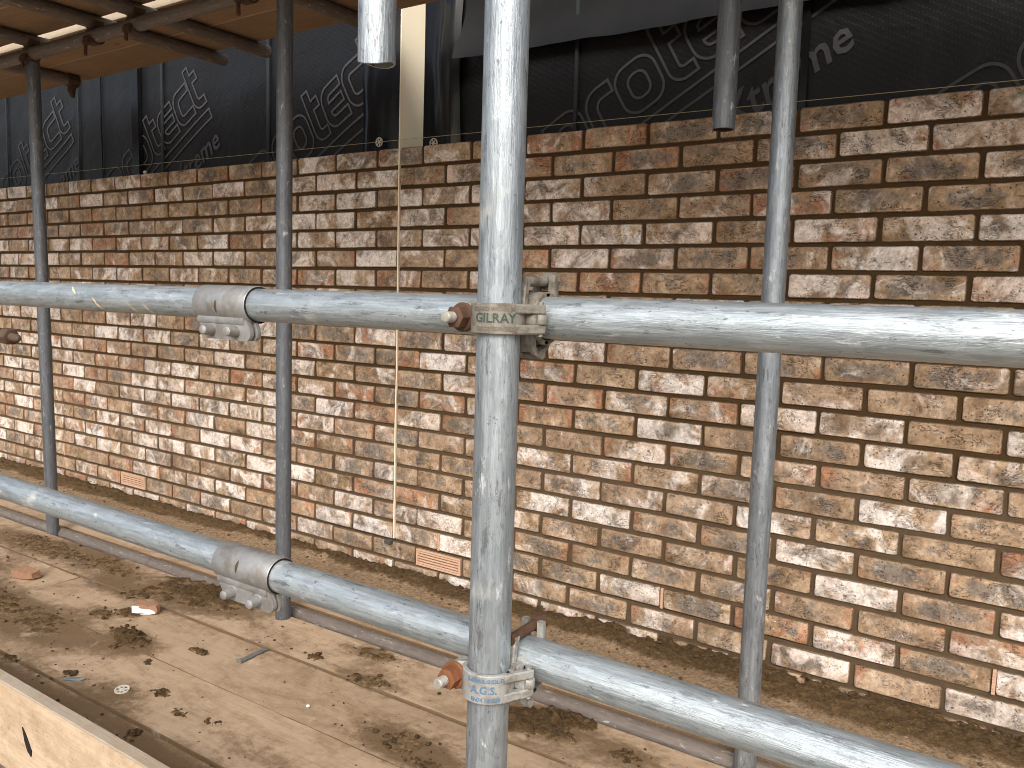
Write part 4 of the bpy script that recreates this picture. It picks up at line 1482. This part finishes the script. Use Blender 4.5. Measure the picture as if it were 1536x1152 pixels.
crumbs('mortar_crumbs', 1700, spot_deck, lambda: 0.0008 + 0.0045 * rg.random() ** 5, MUD, 'small crumbs of dried mortar scattered on the deck boards')
def spot_heap():
    while True:
        hx, hy, rx, ry, s_ = rg.choice(HEAPS)
        x, y = rg.gauss(hx, rx * 0.62), rg.gauss(hy, ry * 0.62)
        if -1.40 < y < -0.62:
            return x, y, DZ_ + max(0.0, heap_h(x, y) - 0.002)


crumbs('mortar_clods', 900, spot_heap, lambda: 0.0020 + 0.0065 * rg.random() ** 3, MUD, 'moist crumbly mortar clods lying on and round the droppings')
crumbs('sand_lumps', 2200, spot_sand, lambda: 0.0014 + 0.0055 * rg.random() ** 3, SAND, 'small lumps of damp sand along the wall')


# ------------------------------------------------------------------ litter on the deck
def chip(name, loc, rot, d, mat_body, mat_face, label, seed):
    t = thing(name, label, 'brick chip', loc, rot, 'broken brick pieces on the deck')
    r = random.Random(seed)
    bm = bmesh.new()
    bmesh.ops.create_cube(bm, size=1.0)
    bmesh.ops.subdivide_edges(bm, edges=bm.edges[:], cuts=2, use_grid_fill=True)
    for v in bm.verts:
        n = v.co.normalized()
        taper = 1 - 0.45 * (v.co.x + 0.5)
        v.co = Vector((v.co.x * d[0], v.co.y * d[1] * taper, v.co.z * d[2] * (1 - 0.3 * (v.co.x + 0.5)))) + Vector((r.uniform(-1, 1), r.uniform(-1, 1), r.uniform(-1, 1))) * 0.10 * min(d)
        v.co.z += d[2] / 2
    mb = MB()
    bm.verts.ensure_lookup_table()
    bm.faces.ensure_lookup_table()
    mb.add([v.co for v in bm.verts], [[v.index for v in f.verts] for f in bm.faces])
    mb.obj('clay_body', mat_body, t, smooth=True, angle=30)
    # the old face of the brick, slightly proud of the front
    fm = MB()
    pts = [(-0.50, 0.06), (-0.2, 0.0), (0.2, 0.04), (0.47, 0.22), (0.40, 0.52), (0.1, 0.80), (-0.2, 0.88), (-0.49, 0.84)]
    vs = []
    for q in (0.0, 0.006):
        for x, z in pts:
            tp = 1 - 0.45 * (x + 0.5)
            vs.append((x * d[0], -d[1] * 0.5 * tp - 0.0015 + q * 0.6, z * d[2] * (1 - 0.3 * (x + 0.5))))
    n = len(pts)
    fm.add(vs, [tuple(range(n)), tuple(range(2 * n - 1, n - 1, -1))] + [(i, (i + 1) % n, n + (i + 1) % n, n + i) for i in range(n)])
    fm.obj('lime_face', mat_face, t, smooth=False)
    bm.free()
    return t


chip('brick_chip', (-2.165, -0.885, DZ_ + 0.001), (0, 0, R_(28)), (0.078, 0.040, 0.034), CHIPR, CHIPW, 'broken brick chip with a white face on the middle deck board', 3)
chip('brick_chip', (-2.79, -0.955, DZ_ + 0.001), (0.05, 0.0, R_(12)), (0.090, 0.055, 0.030), CHIPR, CHIPR, 'dull red broken brick piece at the board joint, far left', 8)
st = MB()
st.box((0, 0, 0.0022), (0.110, 0.019, 0.0022), 0.0006)
st.box((-0.053, 0, 0.006), (0.002, 0.019, 0.007), 0.0004)
st.lathe([(0.003, 0.0034), (0.0042, 0.0040), (0.003, 0.0046)], 10, Matrix.Translation((0.03, 0, 0)))
st.lathe([(0.003, 0.0034), (0.0042, 0.0040), (0.003, 0.0046)], 10, Matrix.Translation((-0.02, 0, 0)))
o = st.obj('metal_strip', GALV_STRIP, None, (-1.645, -0.880, DZ_ + 0.0005), (0, 0.02, R_(100)))
tag(o, 'short grey metal strip lying across the deck boards', 'metal strip')
o.rotation_euler = (0, 0.02, R_(97))
sh = MB()
sh.add([(-.03, -.008, .003), (-.005, -.012, .008), (.022, -.006, .004), (.034, .004, .009), (.006, .012, .004), (-.018, .008, .007),
        (-.03, -.008, .001), (-.005, -.012, .006), (.022, -.006, .002), (.034, .004, .007), (.006, .012, .002), (-.018, .008, .005)],
       [(0, 1, 2, 3, 4, 5), (11, 10, 9, 8, 7, 6)] + [(i, (i + 1) % 6, 6 + (i + 1) % 6, 6 + i) for i in range(6)])
tag(sh.obj('plastic_shard', BLUE, None, (-1.888, -1.268, DZ_ + 0.0005), (0, 0, 0.5), smooth=False), 'torn blue grey plastic shard on the muddy outer boards', 'shard')
fl = MB()
fl.add([(-.05, -.006, .002), (.0, -.009, .004), (.05, -.003, .002), (.03, .006, .003), (-.03, .007, .004), (-.05, -.006, .0005), (.0, -.009, .0022), (.05, -.003, .0005), (.03, .006, .001), (-.03, .007, .002)],
       [(0, 1, 2, 3, 4), (9, 8, 7, 6, 5)] + [(i, (i + 1) % 5, 5 + (i + 1) % 5, 5 + i) for i in range(5)])
tag(fl.obj('wood_splinter', W_toe, None, (-1.97, -1.255, DZ_ + 0.0005), (0, 0, 0.1), smooth=False), 'pale wood splinter beside the blue grey shard', 'splinter')
wc = MB()
wc.add([(v[0] * 0.006, v[1] * 0.005, v[2] * 0.004 + 0.004) for v in ico], icf)
tag(wc.obj('lime_crumb', CHIPW, None, (-1.293, -0.986, DZ_), smooth=False), 'tiny white lime crumb alone on a deck board', 'crumb')
